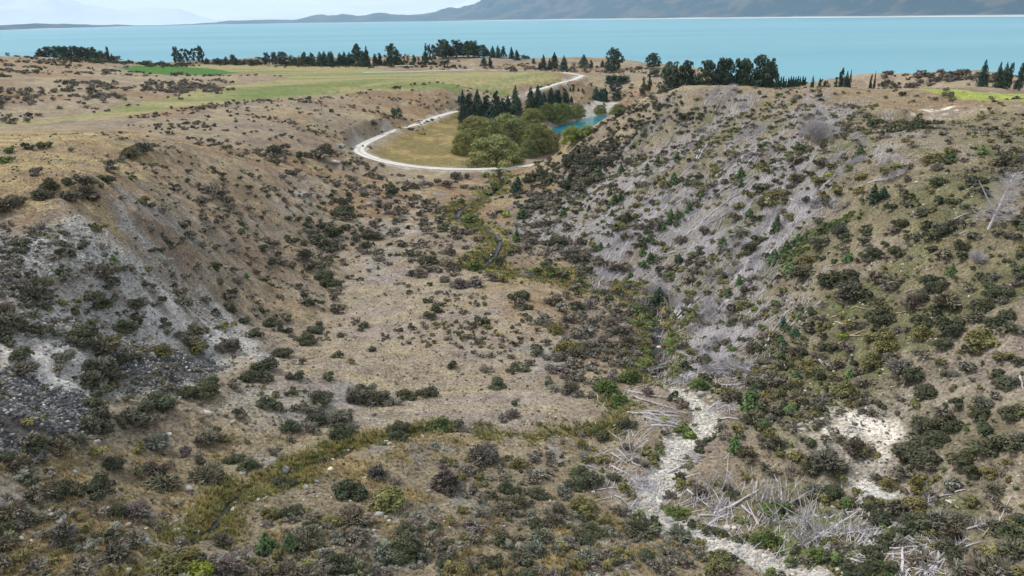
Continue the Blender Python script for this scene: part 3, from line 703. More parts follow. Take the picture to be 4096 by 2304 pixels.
# ------------------------------------------------------------------ what stands where (read off the photograph, tile by tile)
# tile (column,row): x y half-width kind   kinds: g dark green, b grey-brown twiggy, p purplish, s silver-grey, o olive-yellow, w soft green, y bright yellow-green
SHRUBS = {
(0,1): """105 55 55 w;65 155 65 w;270 20 55 g;400 15 60 g;480 10 50 g;720 60 32 s;365 280 70 b;505 415 85 b;430 495 90 b;60 580 120 b;190 560 80 b;20 640 80 b;680 380 70 g;800 335 65 b;905 370 85 b;1035 330 75 g;1110 365 60 b;1030 425 40 b;880 470 95 b;700 520 85 b;830 520 60 b;960 525 60 g;1115 245 55 s;1130 190 55 b;1220 150 50 b;1330 85 85 b;1420 35 90 b;1500 20 50 b;1890 270 30 g;1800 175 18 g;1885 365 30 g;2240 305 35 g;2250 355 30 g;2420 340 25 g;1995 410 45 b;2130 455 75 b;2215 505 60 b;1770 455 45 b;2040 570 80 b;2100 560 40 b;2300 570 70 b;2330 630 45 b;2485 650 50 b;2390 690 45 b;2500 430 30 g;2390 415 25 g;1640 660 60 b;1440 560 60 o;1525 615 40 b;1330 340 50 o;1850 800 65 g;1540 855 65 s;2045 755 45 g;2175 775 30 g;2245 740 45 b;2440 810 40 g;2420 885 50 g;2100 825 40 b;2070 870 50 b;1910 915 70 b;2045 1015 65 b;2175 1035 40 g;1850 950 35 b;1000 850 75 o;920 815 35 g;680 1000 70 b;840 1020 60 g;1030 1035 45 b;270 990 75 g;250 1075 50 g;135 1085 40 g;640 1285 75 g;1060 1265 110 b;920 1250 80 b;1160 1370 80 b;1270 1250 55 b;1690 960 80 g;1740 1010 60 b;1550 1065 45 g;1620 1065 45 g;1650 1200 75 s;2180 1235 70 g;1980 1220 60 s;2350 1265 45 b;2210 1380 45 g;1860 1330 60 b;2410 1375 60 b;2310 1070 35 b;2550 1140 40 b;420 1395 90 b;250 1420 80 b;160 1310 60 b;50 1320 70 b;1500 1260 50 o;300 1300 50 b""",
(1,1): """30 75 45 b;190 65 90 b;270 30 60 b;240 120 75 b;110 105 30 b;220 165 70 b;300 80 50 b;690 70 85 b;600 105 75 b;450 110 60 g;640 120 50 b;860 35 25 s;890 190 35 b;945 190 30 g;1020 180 35 b;1265 210 25 p;400 285 50 b;300 270 35 b;270 325 35 b;1190 315 50 b;1260 335 35 b;965 340 45 b;1645 328 28 b;2040 320 65 b;2110 325 40 b;1935 405 60 b;1820 385 50 b;2080 425 35 b;2010 378 18 g;1150 430 30 g;1560 415 60 p;1640 420 65 p;1330 455 75 g;1375 425 30 g;1480 445 40 g;1425 450 35 g;1335 525 35 g;1415 575 30 g;1250 575 25 g;1095 510 40 g;930 505 40 g;940 560 35 g;875 600 70 g;870 650 90 g;890 715 75 g;800 560 30 g;785 475 30 g;740 520 30 g;760 590 30 b;800 700 40 g;870 750 45 b;700 650 25 b;1350 640 75 b;1240 615 40 g;1490 660 45 b;1555 600 45 b;1630 525 40 b;1550 550 30 b;1700 570 35 g;1760 575 35 b;1690 610 35 g;1720 640 55 b;1800 620 30 b;1850 660 60 b;1650 690 45 b;1670 770 60 b;1700 800 45 b;1850 755 65 b;1880 830 50 g;1535 835 30 g;1890 850 50 g;1055 840 45 g;1190 785 60 b;900 835 50 g;710 830 80 g;760 870 85 g;820 900 60 g;800 960 40 b;640 960 80 g;720 1000 90 b;740 1060 60 g;600 980 50 g;1170 900 85 g;1270 935 40 b;1140 1000 60 g;1370 880 70 b;1450 710 60 b;1420 760 50 b;1730 870 60 b;1780 920 35 g;1980 870 60 b;2090 870 60 b;2180 870 50 b;2230 945 45 b;2020 930 50 b;1620 1000 70 b;1700 1010 50 b;1480 1000 55 b;1350 1000 30 g;540 760 45 g;540 835 35 g;430 760 40 g;640 770 25 g;60 735 30 g;80 690 35 b;330 745 35 g;360 965 60 g;475 995 50 g;560 880 40 b;540 930 30 b;60 1030 55 g;80 1070 45 b;150 960 60 b;200 990 40 b;230 1100 55 b;170 1180 50 g;260 1180 60 b;370 1225 50 b;500 1110 80 b;640 1120 60 b;740 1140 40 b;1220 1075 60 b;1110 1085 45 b;1240 1150 50 b;1345 1205 30 b;880 1165 35 b;1560 1110 45 g;1640 1110 40 b;1580 1170 40 b;1960 1080 65 b;1730 1150 85 b;1680 1240 75 b;1560 1290 50 b;1650 1300 70 b;1900 1200 70 b;1830 1260 50 b;2010 1270 60 b;2030 1220 50 b;2440 1150 55 g;2460 1200 40 g;2540 1100 40 g;2100 1140 40 g;2380 1335 65 b;2480 1340 65 o;1880 1360 65 b;2070 1390 85 p;2200 1400 70 p;2190 1355 30 b;1750 1410 30 g;560 1230 70 g;670 1210 80 b;690 1300 90 g;750 1380 90 g;840 1400 45 g;110 1365 40 g;420 1430 40 g;700 1170 60 g;1000 880 40 b;1010 950 50 b;1050 1050 35 b;880 1030 40 b;980 1000 30 g;2360 310 45 w;2420 420 60 w;2340 485 40 w;2180 435 35 w;2080 565 45 w;2280 440 30 b;2150 740 70 w;2200 1220 80 w;2500 700 50 y""",
(2,1): """680 50 80 g;800 60 80 b;1000 40 70 b;600 110 80 g;700 160 90 b;820 200 80 g;950 150 80 b;1050 110 60 b;560 200 80 b;650 260 80 b;760 270 70 b;900 340 60 b;780 370 80 b;700 440 80 b;620 400 50 g;550 420 60 g;340 370 70 g;220 430 35 g;190 350 50 g;270 300 60 g;300 520 75 b;250 560 60 b;380 580 80 b;350 640 80 b;580 540 65 b;1250 200 40 g;1330 150 40 b;1330 110 30 b;1370 300 50 b;1270 410 50 b;1510 380 80 o;1560 430 50 g;1150 500 40 g;890 585 55 b;270 810 60 b;380 790 55 g;480 780 40 b;60 840 50 b;580 830 50 b;470 970 95 g;130 930 70 b;190 980 60 b;70 1050 50 b;350 980 50 b;400 1050 60 b;1130 730 95 g;1050 820 75 o;1250 810 65 b;1440 790 70 b;1250 720 40 o;960 900 40 g;1140 930 60 b;730 980 50 g;810 1000 40 o;750 1080 60 b;600 1090 85 b;680 1130 85 b;560 1130 60 b;830 1180 70 b;880 1165 40 g;960 1200 80 b;1080 1240 80 b;760 1265 55 g;1185 1090 30 b;1250 1020 40 g;1330 1010 50 g;1440 1140 35 b;1500 1000 45 o;1820 590 65 b;1870 610 45 o;2060 240 70 o;2000 410 45 b;2100 380 45 o;1880 330 40 g;1470 600 45 o;1440 580 40 b;1240 615 40 o;1225 480 30 o;1310 485 30 o;1940 870 65 b;1700 960 55 b;2020 880 40 o;2250 730 60 b;2280 620 55 o;2440 750 50 g;2500 440 75 g;2400 510 70 o;2540 510 50 o;2530 600 60 b;2540 750 40 b;2500 970 80 g;2400 1040 85 b;2300 900 40 b;2250 1000 40 b;2280 1110 40 o;1890 1050 40 b;1900 1180 70 b;1840 1130 50 b;1760 1190 50 b;1620 1240 50 b;1700 1260 50 o;1840 1270 60 b;1780 1350 60 b;1550 1350 60 b;1450 1260 50 b;330 1210 55 w;380 1290 60 w;290 1270 60 w;670 1370 65 w;520 1290 40 w;320 1100 45 b""",
(3,1): """320 40 70 g;235 170 70 b;245 230 45 b;50 170 50 b;150 60 40 b;430 50 45 o;540 190 70 b;400 290 50 b;290 350 80 b;200 430 50 b;2350 50 80 b;2370 160 100 b;2520 180 90 b;2430 290 85 b;2540 300 75 b;2060 260 60 b;1700 240 60 b;1740 370 90 g;2120 340 85 g;2030 380 65 g;1380 340 40 b;1340 430 35 b;1195 275 65 o;920 320 65 o;920 450 60 o;1640 130 90 o;1800 100 80 o;1280 220 40 y;700 470 70 o;500 370 70 o;620 320 50 y;560 510 60 o;1410 510 65 g;1390 610 60 b;1250 640 62 g;1540 690 72 g;1725 555 62 g;1850 570 75 g;2150 480 75 g;1970 630 50 g;1660 650 40 g;1320 775 82 g;1255 865 60 b;1560 800 65 g;1800 830 95 g;1970 800 65 b;1650 910 80 g;1520 920 55 b;720 830 90 g;800 930 65 g;550 860 60 g;980 890 62 g;995 830 45 g;950 980 50 b;510 980 85 b;1320 1060 100 g;1090 1090 82 g;970 1140 50 g;1640 1060 55 g;1740 1100 75 b;1950 1000 90 g;1960 1110 70 g;2100 930 40 b;2290 890 45 b;2500 930 60 b;2520 800 75 g;780 1060 60 b;650 1185 45 g;380 1150 90 o;340 1270 110 b;650 1330 120 g;850 1300 105 g;800 1400 110 g;590 1390 85 g;1100 1330 90 b;1180 1390 70 b;1270 1370 65 b;1230 1430 60 p;1640 1350 100 g;1700 1420 90 g;2160 1320 50 g;2260 1410 65 g;2500 1230 75 g;2540 1310 70 g;2500 1370 55 p;230 740 50 o;80 500 85 o;40 590 70 o""",
(0,2): """350 60 130 b;300 170 70 g;500 80 70 b;930 60 80 b;1030 150 100 g;1130 110 60 g;1405 140 95 b;1620 110 55 g;1570 160 45 b;1820 130 75 g;1790 40 70 b;2070 110 60 s;2180 240 62 g;2300 190 60 g;2350 30 60 g;2290 85 60 b;2350 230 40 g;100 330 130 b;60 210 90 b;190 370 75 b;50 430 100 b;60 530 80 g;440 390 92 g;770 230 68 g;810 440 140 g;880 370 80 g;850 540 95 g;1060 560 125 b;1270 370 120 g;1410 300 78 g;1670 350 65 g;1700 430 55 b;1980 420 95 b;1930 520 85 b;1990 600 80 o;1810 470 60 b;2310 570 95 p;2260 370 75 o;2460 320 45 g;2550 460 60 g;220 640 105 g;230 790 115 b;640 680 95 s;1620 630 105 o;1250 680 105 g;1020 800 150 b;880 770 90 g;900 920 115 b;1000 1000 110 g;1150 860 95 b;2060 1000 130 g;1890 1020 95 g;2100 930 85 g;2500 860 105 g;2340 960 70 b;1560 1100 150 g;1430 1190 115 g;1680 1160 105 g;1270 1110 60 b;1300 1300 130 b;960 1160 120 g;1010 1270 120 b;900 1370 115 b;1050 1390 95 g;1250 1330 85 g;1580 1300 75 b;2430 1240 80 b;2140 1430 90 g;1480 1380 65 b""",
(1,2): """90 760 105 g;90 900 78 g;280 635 88 g;460 735 55 b;400 870 70 g;730 875 58 g;800 665 56 g;1175 605 45 g;510 500 95 g;600 400 85 g;670 360 60 g;180 340 82 g;240 390 45 g;305 300 40 g;550 140 62 g;500 70 40 g;840 190 72 b;780 90 50 b;800 20 60 b;1015 320 38 b;1080 370 48 g;840 475 36 b;1540 40 30 g;1735 120 42 g;1840 210 52 g;1750 270 58 g;1585 385 43 g;2300 305 72 g;2180 360 60 b;2190 480 40 b;2125 480 45 o;2190 640 32 b;1960 765 58 g;2310 820 55 b;2425 940 95 g;960 740 40 o;690 1070 95 g;640 1110 100 b;1220 1090 120 b;1010 1090 105 b;1100 1010 85 b;1400 1140 75 b;1520 1060 92 g;1720 1030 92 g;100 1130 88 g;270 1205 74 g;430 1170 70 b;340 1370 95 g;580 1310 95 g;620 1200 70 b;840 1290 130 b;860 1390 105 g;510 1410 80 b;1430 1400 95 g;1850 1350 110 w;2060 1350 70 g;2530 1280 60 p;20 460 40 g;90 220 45 g;15 270 30 g;2550 830 50 g""",
(2,2): """70 60 95 g;60 130 70 b;150 180 58 g;145 300 54 g;330 320 78 s;430 120 85 b;500 190 78 s;600 170 75 g;690 180 58 g;800 170 78 p;530 70 58 b;655 60 50 g;820 95 45 g;965 90 58 g;1120 180 40 g;1060 290 70 b;990 210 75 b;710 280 58 s;550 290 75 b;980 350 78 b;800 340 50 b;1120 420 85 b;450 400 85 o;720 420 68 s;1190 540 85 b;1270 500 48 b;900 530 68 b;780 560 85 b;550 580 115 o;620 650 85 b;500 690 75 b;340 540 45 b;240 615 68 g;840 630 68 b;960 710 65 b;1130 750 72 s;80 790 72 g;200 750 48 b;420 800 72 p;620 750 70 b;600 1000 100 p;390 950 58 g;690 910 40 b;780 930 40 o;450 1010 55 s;1270 210 85 w;1350 280 68 w;1370 370 75 w;1580 530 58 w;1590 650 58 w;1360 640 58 w;1340 740 58 w;950 980 110 w;1110 1120 110 w;1200 890 85 w;1100 900 60 w;1710 580 62 b;1750 790 65 g;1890 960 92 w;1860 1215 30 w;1360 1040 70 p;1700 1160 78 b;1630 1090 58 g;2200 1080 100 b;2100 1020 68 o;2500 960 78 g;1540 1320 42 y;1150 1340 95 g;1750 1410 70 w;2430 1290 100 b;2300 90 48 b;2060 240 50 b;2290 190 68 o;2040 520 40 b;2160 540 58 b;2250 320 68 b;2380 350 68 b;2380 610 68 b;2540 480 50 b;20 1280 60 p;20 1150 48 g;90 510 30 g;40 555 35 g""",
(3,2): """850 30 130 b;700 100 60 b;560 310 58 b;400 390 68 b;300 620 80 b;600 580 72 g;810 580 72 p;750 400 48 b;755 475 45 y;620 370 48 o;1130 250 140 g;1200 320 75 g;1460 140 105 b;1600 40 105 g;1550 310 105 g;1690 230 65 g;1800 110 115 b;1850 370 140 g;1760 550 95 g;2130 160 115 g;2300 40 110 g;2080 270 85 b;2400 280 105 g;2260 330 85 g;2400 400 75 g;2540 400 70 b;2120 490 125 o;2250 540 78 o;1540 450 105 o;1170 460 105 o;1170 560 105 o;2010 610 62 g;1550 660 65 b;1700 720 55 o;2000 780 78 s;2370 670 72 o;2520 750 60 g;1790 785 32 b;1760 870 45 g;1330 770 120 s;1460 850 105 g;1050 730 115 o;1230 680 75 b;1350 920 68 b;990 940 78 b;1590 1020 130 g;770 1020 120 o;920 840 58 b;380 780 105 o;510 860 78 g;70 930 78 b;230 980 105 g;120 1080 78 o;290 1080 105 b;80 1220 78 b;1110 1170 52 g;1310 1110 36 s;940 1240 32 b;555 1345 56 b;1490 1180 58 o;2400 930 125 g;2290 840 68 g;1930 1150 68 g;2150 1130 85 s;2250 1070 58 b;2140 1260 105 g;2430 1240 105 g;1560 1350 105 b;1750 1330 120 g;1870 1380 85 g;2200 1400 110 g""",
(0,3): """1580 80 105 s;1400 160 68 o;360 110 105 g;620 140 105 b;820 60 95 b;60 230 85 g;180 290 105 b;170 440 78 s;300 470 68 g;530 390 78 b;640 540 125 g;430 270 60 b;330 610 80 b;1000 530 140 g;1150 290 105 g;1380 380 68 g;960 200 68 o;1580 360 110 p;1680 480 155 b;2060 420 155 b;1860 200 75 p;2020 260 78 b;2360 240 88 g;2490 320 88 g;2280 60 58 o;2080 30 110 b;130 760 120 b;300 850 110 b;80 900 95 g;60 1080 105 b;640 1000 130 p;880 1120 58 b;1150 780 85 g;1370 780 130 p;1010 800 78 b;1640 830 48 b;1580 940 48 b;1140 1180 145 b;1280 1020 78 g;2240 1080 92 b;540 1260 68 o;310 1360 68 p;1740 1340 140 o;1960 1380 140 y;2270 1320 120 p;2380 1400 95 b;1900 1250 110 o""",
(1,3): """290 480 95 g;30 340 48 b;160 205 64 b;370 70 48 b;850 10 88 g;1430 20 95 g;1220 390 88 p;1380 500 58 p;960 570 150 g;1320 650 180 o;990 820 145 b;780 880 85 o;350 765 102 g;140 810 88 o;1610 830 58 s;1790 955 62 g;1480 960 88 g;1590 940 58 p;1490 1110 170 g;1290 1180 105 s;1440 1230 105 g;1680 1230 88 s;2000 1360 118 o;2370 1290 98 g;2250 940 80 p;2500 1070 98 g;2270 210 135 p;1920 470 150 p;2050 430 58 o;1890 340 58 p;1970 620 48 b;2110 625 40 b;2540 550 88 g;2500 750 95 b;2400 640 48 g;560 1000 105 s;740 970 68 b;260 1258 45 b;500 1100 95 b;860 1310 145 g;1020 1380 145 b;960 1210 78 b;300 1390 140 b;540 1370 78 o;50 1380 78 b;1030 1000 85 s;840 1010 68 b;60 1300 48 o""",
(2,3): """280 610 84 g;50 690 88 b;30 570 58 g;800 480 105 g;640 500 105 g;680 390 95 g;690 250 62 s;860 250 78 o;510 600 78 s;700 700 115 o;480 780 105 b;180 820 68 s;420 880 88 b;220 940 78 g;310 1010 98 s;830 970 108 g;730 1050 115 g;850 860 78 o;1010 990 68 s;480 1130 84 s;240 1170 98 s;750 1220 95 s;970 1330 78 o;1350 1230 88 g;1430 1320 68 s;1740 1310 58 b;1640 1280 58 s;2080 1290 145 o;2180 1380 115 b;140 1410 98 g;790 1410 78 s;1250 870 98 g;1300 950 140 b;1430 900 78 g;1180 950 78 p;1660 1000 115 s;1850 1110 68 o;1030 450 68 g;1120 560 78 o;1210 280 44 b;1340 330 48 b;1380 180 78 o;1160 150 58 b;1650 780 105 w;1590 640 55 b;1750 520 70 o;1900 580 78 b;2060 500 58 o;2220 610 68 g;2490 1060 92 w;2300 880 58 w;2530 760 78 w;1760 30 68 w;1890 160 64 g;2160 50 58 b;2360 190 95 b;2380 270 58 b;2540 130 48 b;2540 350 48 b;2350 440 48 o;730 120 68 o""",
}
# bottom right tile was read at another scale: x y r k in 1456ths
SHRUBS[(3,3)] = ';'.join(' '.join([str(round(float(a) * 1.769)) for a in s.split()[:3]] + [s.split()[3]]) for s in """50 50 55 b;215 60 45 g;365 20 40 b;510 85 65 b;570 110 40 o;330 150 78 b;390 200 48 g;240 190 55 b;130 230 40 b;25 215 30 b;365 320 64 g;270 320 55 s;175 395 30 g;70 430 68 w;460 400 48 w;590 390 64 g;640 470 78 g;850 90 105 g;880 130 75 g;1130 150 78 g;1250 50 88 g;1380 50 78 g;950 20 75 g;1170 210 58 g;1260 220 48 o;1290 330 58 b;915 260 40 o;790 210 30 b;850 300 58 o;600 250 40 b;690 290 55 o;740 580 62 g;860 500 100 g;1000 490 88 b;1090 490 58 b;1050 580 68 b;730 420 58 b;840 400 58 o;20 590 55 w;150 665 24 g;148 735 30 g;280 685 48 w;400 730 45 w;550 800 105 g;580 670 58 g;800 715 32 b;895 705 36 b;1390 560 88 g;1400 640 78 b;1430 480 48 g;1250 770 105 b;1100 770 58 s;1360 770 88 b;670 770 48 w;1060 640 58 b;1350 170 30 o""".split(';'))
# young conifers: tile: x y(base) height width kind (P pine green, Y bright, D dark)
SAPLINGS = {
(0,1): "1155 1215 110 90 P;2480 1350 75 62 Y",
(1,1): "1355 420 55 60 Y;1835 600 40 35 Y;1230 1260 40 35 Y",
(2,1): "1100 300 120 75 P;870 370 160 100 P;575 385 90 70 P;1465 215 100 60 P;1360 265 90 55 P;1630 400 150 100 P;1660 180 130 80 P;985 515 110 52 P;1030 610 130 95 P;1090 570 90 80 P;965 665 60 50 P;1005 725 80 52 P;775 680 75 48 P;510 735 95 68 P;745 740 48 35 Y;60 470 150 90 D;20 480 110 80 D;145 385 100 60 D;50 980 120 75 P;360 925 80 50 P;100 750 120 130 P;1350 900 90 50 P;890 1065 80 70 P;970 1045 55 50 P;1190 1335 75 75 P;1290 960 80 55 P;1390 980 90 70 P;1420 1005 75 45 P;1310 1120 90 75 Y;1390 1180 100 85 P;1320 1225 75 70 P;1600 740 100 60 Y;1660 740 110 65 Y;1580 800 75 75 P;1650 825 80 60 Y;1520 860 80 65 P;1890 580 60 42 P;1780 690 110 90 P;1700 730 60 65 Y;2300 340 125 85 P;2305 430 70 55 P;1910 520 70 45 Y;1780 420 70 90 P;2120 1020 110 85 P;2390 720 80 85 P;1680 1195 110 80 D;2280 1430 130 75 Y;1120 660 50 30 Y",
(3,1): "920 130 130 95 P;1055 590 190 115 D;1155 540 150 100 D;80 890 180 100 P;1845 1310 130 95 Y;800 1180 100 95 Y;300 1010 120 120 P;380 960 100 95 P;180 1090 120 130 P;60 1170 120 110 P;40 1210 90 85 P;1830 190 120 130 P;2150 100 110 95 Y;240 1330 150 100 P",
(2,2): "1480 150 150 150 D;2395 1270 300 190 Y;2180 85 100 85 P;2280 540 75 55 P;2200 600 55 55 P;2550 1400 130 90 Y",
(3,2): "320 310 75 75 P;150 400 120 85 D;180 430 90 90 P;130 575 130 100 P;135 745 130 80 P;280 910 100 110 P;820 900 100 90 Y;230 1250 90 130 Y;270 470 90 100 D",
(2,3): "2240 200 190 110 Y;905 400 60 55 Y",
(1,3): "110 1195 220 180 P;350 1180 190 170 P",
}
# standing trees: (picture zoom) x, base y, height, width, kind
REGION2 = """0 345 115 90 fir;60 345 105 80 fir;130 340 95 80 fir;170 342 105 80 fir;210 340 95 70 fir;280 342 178 108 tall;360 345 140 70 fir;345 250 50 40 gum;335 356 60 82 round;430 340 112 62 fir;470 345 112 66 fir;510 346 56 42 fir;545 340 82 50 fir;570 340 182 104 tall;622 346 100 82 fir;660 330 92 50 gum;708 325 88 56 bare;760 322 82 50 fir;800 320 60 44 bare;850 335 112 66 fir;880 328 172 44 gum;912 318 165 44 gum;940 306 140 44 gum;988 292 122 60 gum;1000 285 165 108 tall;1050 280 138 84 tall;1120 276 150 128 tall;1215 275 135 110 tall;1265 275 142 110 tall;1335 276 108 96 tall;1385 275 70 50 tall;1430 276 90 60 fir;1475 278 92 60 fir;1520 278 88 60 fir;1590 285 106 50 fir;1635 298 100 62 fir;1690 290 44 50 round;1725 290 36 40 round;1778 330 56 42 fir;1355 345 76 60 fir;1408 365 80 54 fir;1605 398 58 60 round;1830 380 70 36 fir;1862 378 132 66 fir;1915 380 95 50 fir;1955 366 112 84 fir;2036 390 116 84 fir;2118 395 95 52 bare;2205 362 106 94 fir;2215 410 80 60 bare;2270 375 74 40 fir;2365 360 58 46 fir;2462 388 190 116 tall;2430 405 92 92 round;1145 656 60 42 fir;
1180 800 210 100 fir;1235 770 205 115 fir;1300 750 180 105 fir;1380 760 190 120 fir;1460 770 190 110 fir;1520 780 170 100 fir;1185 868 190 95 fir;1250 850 170 110 fir;1330 850 180 120 fir;1420 840 180 115 fir;1490 820 160 100 fir;1560 742 150 80 fir;1625 765 265 112 fir;1650 765 150 95 fir;1755 722 172 110 fir;1815 702 165 100 fir;1865 702 140 76 fir;1930 690 160 96 fir;1985 680 150 95 fir;2048 670 130 84 fir;2100 655 52 36 fir;1905 706 90 60 fir;2000 702 90 52 fir;2092 562 42 24 fir;2117 560 46 24 fir;2160 562 32 20 fir;2195 567 32 20 fir;2035 562 36 22 fir;2310 637 122 86 fir;2352 637 92 58 fir;2390 642 108 50 fir;2440 500 92 90 round;2530 496 80 78 round;2468 592 128 66 gum;2488 642 72 70 round;
1290 1000 230 340 willow;1560 1010 260 380 willow;1180 1095 185 200 willow;1460 1212 275 480 willow;1420 1060 260 300 willow;1790 1095 260 250 willow;1900 1072 190 200 willow;1740 1120 150 160 willow;1765 895 188 230 willow;1850 800 120 110 willow;1890 800 140 120 willow;1970 830 165 150 willow;2050 826 165 150 willow;2150 805 145 150 willow;2110 1015 155 200 lime;2240 945 92 150 lime;2335 785 92 110 willow;2500 765 95 160 willow;1990 1005 112 100 bare;612 787 106 84 round;414 852 46 62 round"""
REGION3 = """318 262 94 70 tall;230 268 24 34 round;330 312 60 70 round;425 388 165 118 tall;515 382 168 92 tall;560 302 42 42 fir;600 392 62 62 fir;645 372 162 100 tall;720 272 72 40 gum;748 272 74 30 gum;755 352 152 100 tall;735 385 90 150 round;875 392 70 118 lime;845 337 136 86 tall;885 337 136 70 tall;965 352 172 104 tall;1030 322 120 66 tall;1000 358 110 110 tall;75 352 60 70 round;140 350 56 72 round;90 452 110 60 gum;260 438 122 54 column;296 412 122 44 column;385 418 82 86 round;20 457 70 56 fir;470 394 92 90 round;555 390 84 76 round;620 392 72 80 round;690 390 84 84 round;800 388 84 90 round;925 383 84 90 round;1062 372 45 14 poplar;1076 372 52 15 poplar;1090 370 60 16 poplar;1104 370 60 16 poplar;1120 368 44 15 poplar;1136 366 50 15 poplar;1150 364 56 16 poplar;1164 364 54 16 poplar;1178 362 50 15 poplar;1192 361 54 16 poplar;1206 360 48 15 poplar;1222 360 52 16 poplar;1236 358 44 15 poplar;1282 362 55 42 fir;1325 368 52 50 fir;1362 368 56 60 fir;1425 350 56 50 fir;1455 350 70 56 fir;1488 346 62 54 fir;1510 342 50 36 fir;1642 303 34 30 fir;1664 300 36 24 fir;2320 287 56 64 fir;2412 292 76 48 fir;2450 292 72 58 fir;2482 292 76 46 fir;2545 297 70 60 fir"""
REGION1 = """20 406 32 30 gum;60 409 30 26 gum;262 422 28 30 round;300 432 82 60 tall;358 437 102 80 tall;430 442 112 90 tall;480 442 106 80 tall;545 442 112 80 tall;592 437 100 80 tall;642 442 100 80 tall;682 432 92 70 tall;722 427 76 50 round;762 422 58 56 round;786 417 82 26 gum;815 437 56 44 fir;852 412 42 70 fir;892 407 32 42 fir;925 429 66 40 fir;950 402 66 24 gum;1000 412 96 44 gum;1056 417 76 50 gum;1126 417 60 50 gum;1190 437 112 46 gum;1236 442 100 40 gum;1282 457 122 60 gum;1312 462 82 56 gum;1356 457 116 54 gum;1410 452 116 50 gum;1460 457 126 54 gum;1500 460 42 50 fir;1066 469 38 70 round;1178 468 30 50 round;1320 469 26 58 round;1582 457 46 50 fir;1640 460 50 48 fir;1690 470 76 54 gum;1716 472 60 46 fir;1790 462 42 60 round;1826 477 48 48 fir;1935 470 92 60 gum;1990 472 96 60 gum;2050 472 100 80 tall;2112 472 76 60 round;2160 472 76 60 round;2212 477 100 70 tall;2260 477 92 76 fir;2322 478 96 80 fir;2392 478 92 80 fir;2470 477 82 70 fir;2522 477 76 60 fir;1560 462 40 50 round;1610 464 44 60 round;1665 466 40 60 round;1745 469 40 60 round;1860 471 44 70 round;1895 471 60 60 gum;848 437 40 60 round;872 437 50 60 fir;1110 442 40 60 round;1155 452 40 60 round"""
# fallen or leaning dead wood: tile: x0 y0 (butt) x1 y1 (tip), bushiness 0..3
LOGS = {
(2,1): """1500 560 1700 410 1;1440 710 1560 540 2;1370 500 1405 395 2;2000 550 2410 310 1;1760 920 2440 360 1;2000 790 2470 540 2;1795 1060 2240 820 1;1510 1115 1790 1065 0;2300 830 2490 920 1;1560 1060 1680 880 1;1100 900 1200 780 0;560 920 655 825 0;525 770 620 745 0;300 940 345 865 0;370 950 510 880 0;400 520 520 515 0;1320 385 1410 385 0;1860 170 1960 10 1;1850 160 1920 20 1;1650 600 1780 480 2;2040 340 2240 150 1;2270 190 2450 10 1;1430 1360 1610 1200 1;1000 1040 1190 980 1;10 640 140 585 0;180 800 240 730 0;2400 260 2500 90 1;1830 1430 2330 1240 3;130 500 250 475 0;20 780 125 742 0;1690 330 1830 200 2;1480 560 1600 420 2;1280 640 1420 560 2;1140 1000 1290 940 1;2090 700 2290 620 2;1900 860 2080 740 2;2200 470 2400 350 1;1960 1330 2200 1190 2;2130 280 2260 190 1""",
(3,1): """0 1010 350 760 2;520 470 965 150 3;1000 400 1395 280 3;920 545 1010 450 0;1870 765 2200 650 1;1370 990 1475 940 1;1930 912 2030 880 0;600 1238 790 1200 0;585 1122 640 1070 0;230 560 520 640 3;420 540 640 640 3;640 690 820 610 2;1420 250 1220 340 2;700 300 900 170 2;1080 230 1230 170 2;20 160 170 10 1;300 140 390 40 1""",
(2,2): """2200 100 1780 470 3;2500 860 1860 700 3;2560 800 1900 830 3;2300 760 1980 900 2;1160 1040 1620 1140 1;1230 1100 1640 1240 1;1240 1250 1800 1280 1;1160 1262 1700 1300 0;1330 1310 1740 1425 1;1400 1390 1740 1430 0;1600 870 1830 860 1;1580 940 1830 950 1;1600 980 1780 940 0;1990 1215 2320 1070 1;2060 1180 2300 1120 0;2070 1230 2270 1180 1;1620 340 1760 140 0;1660 330 1860 110 0;1530 190 1625 255 0;1780 720 2000 580 1;2110 555 2290 430 0;2300 510 2576 360 0;2100 980 2390 970 1;2040 1330 2330 1330 0;1640 270 1690 150 0""",
(3,2): """700 572 830 480 0;820 485 1000 488 0;830 490 990 425 0;740 770 845 670 0;590 795 685 702 0;0 190 210 80 0;110 300 300 180 0;370 260 545 125 1;840 212 970 218 0;900 150 1030 122 0;1290 262 1420 236 0;2535 900 2570 1030 0;1785 1140 1845 1225 0;1375 55 1500 20 0;500 720 560 790 0;480 700 600 800 1;0 300 60 262 0;640 300 760 255 0;670 350 800 400 0""",
(0,1): "440 618 500 596 0",
(2,3): """920 10 1100 90 0;1000 220 1160 330 0;1060 180 1180 300 0;1210 320 1340 390 0;1000 350 1180 440 0;1560 425 1830 270 0;1600 275 1900 300 0;1030 650 1230 820 1;1180 790 1300 640 1;1650 480 1900 420 0;1760 590 2010 800 1;1880 850 2260 870 0;1870 1025 2190 840 1;2060 830 2480 590 0;2030 840 2130 640 1;2480 950 2360 700 0;2310 750 2490 900 0;760 345 870 390 0""",
(3,3): """520 1080 920 800 1;560 1070 1020 1015 1;560 1190 730 1155 0;900 1130 1030 950 1;1010 1130 1160 920 1;1030 1130 1170 1000 1;1150 1180 1530 1165 0;1200 1245 1560 1205 0;1470 1450 1790 1220 1;1570 1450 2030 1080 1;1890 1220 2130 1120 0;1380 1430 1530 1290 0;1310 835 1420 715 1;2000 990 2280 920 2;1610 760 1635 570 2;1720 660 1860 635 0;1790 700 1920 780 0;1880 615 1990 590 0;830 1290 1190 1415 0;740 830 910 800 0;1680 1400 1760 1050 0;1340 1430 1350 1100 0""",
}
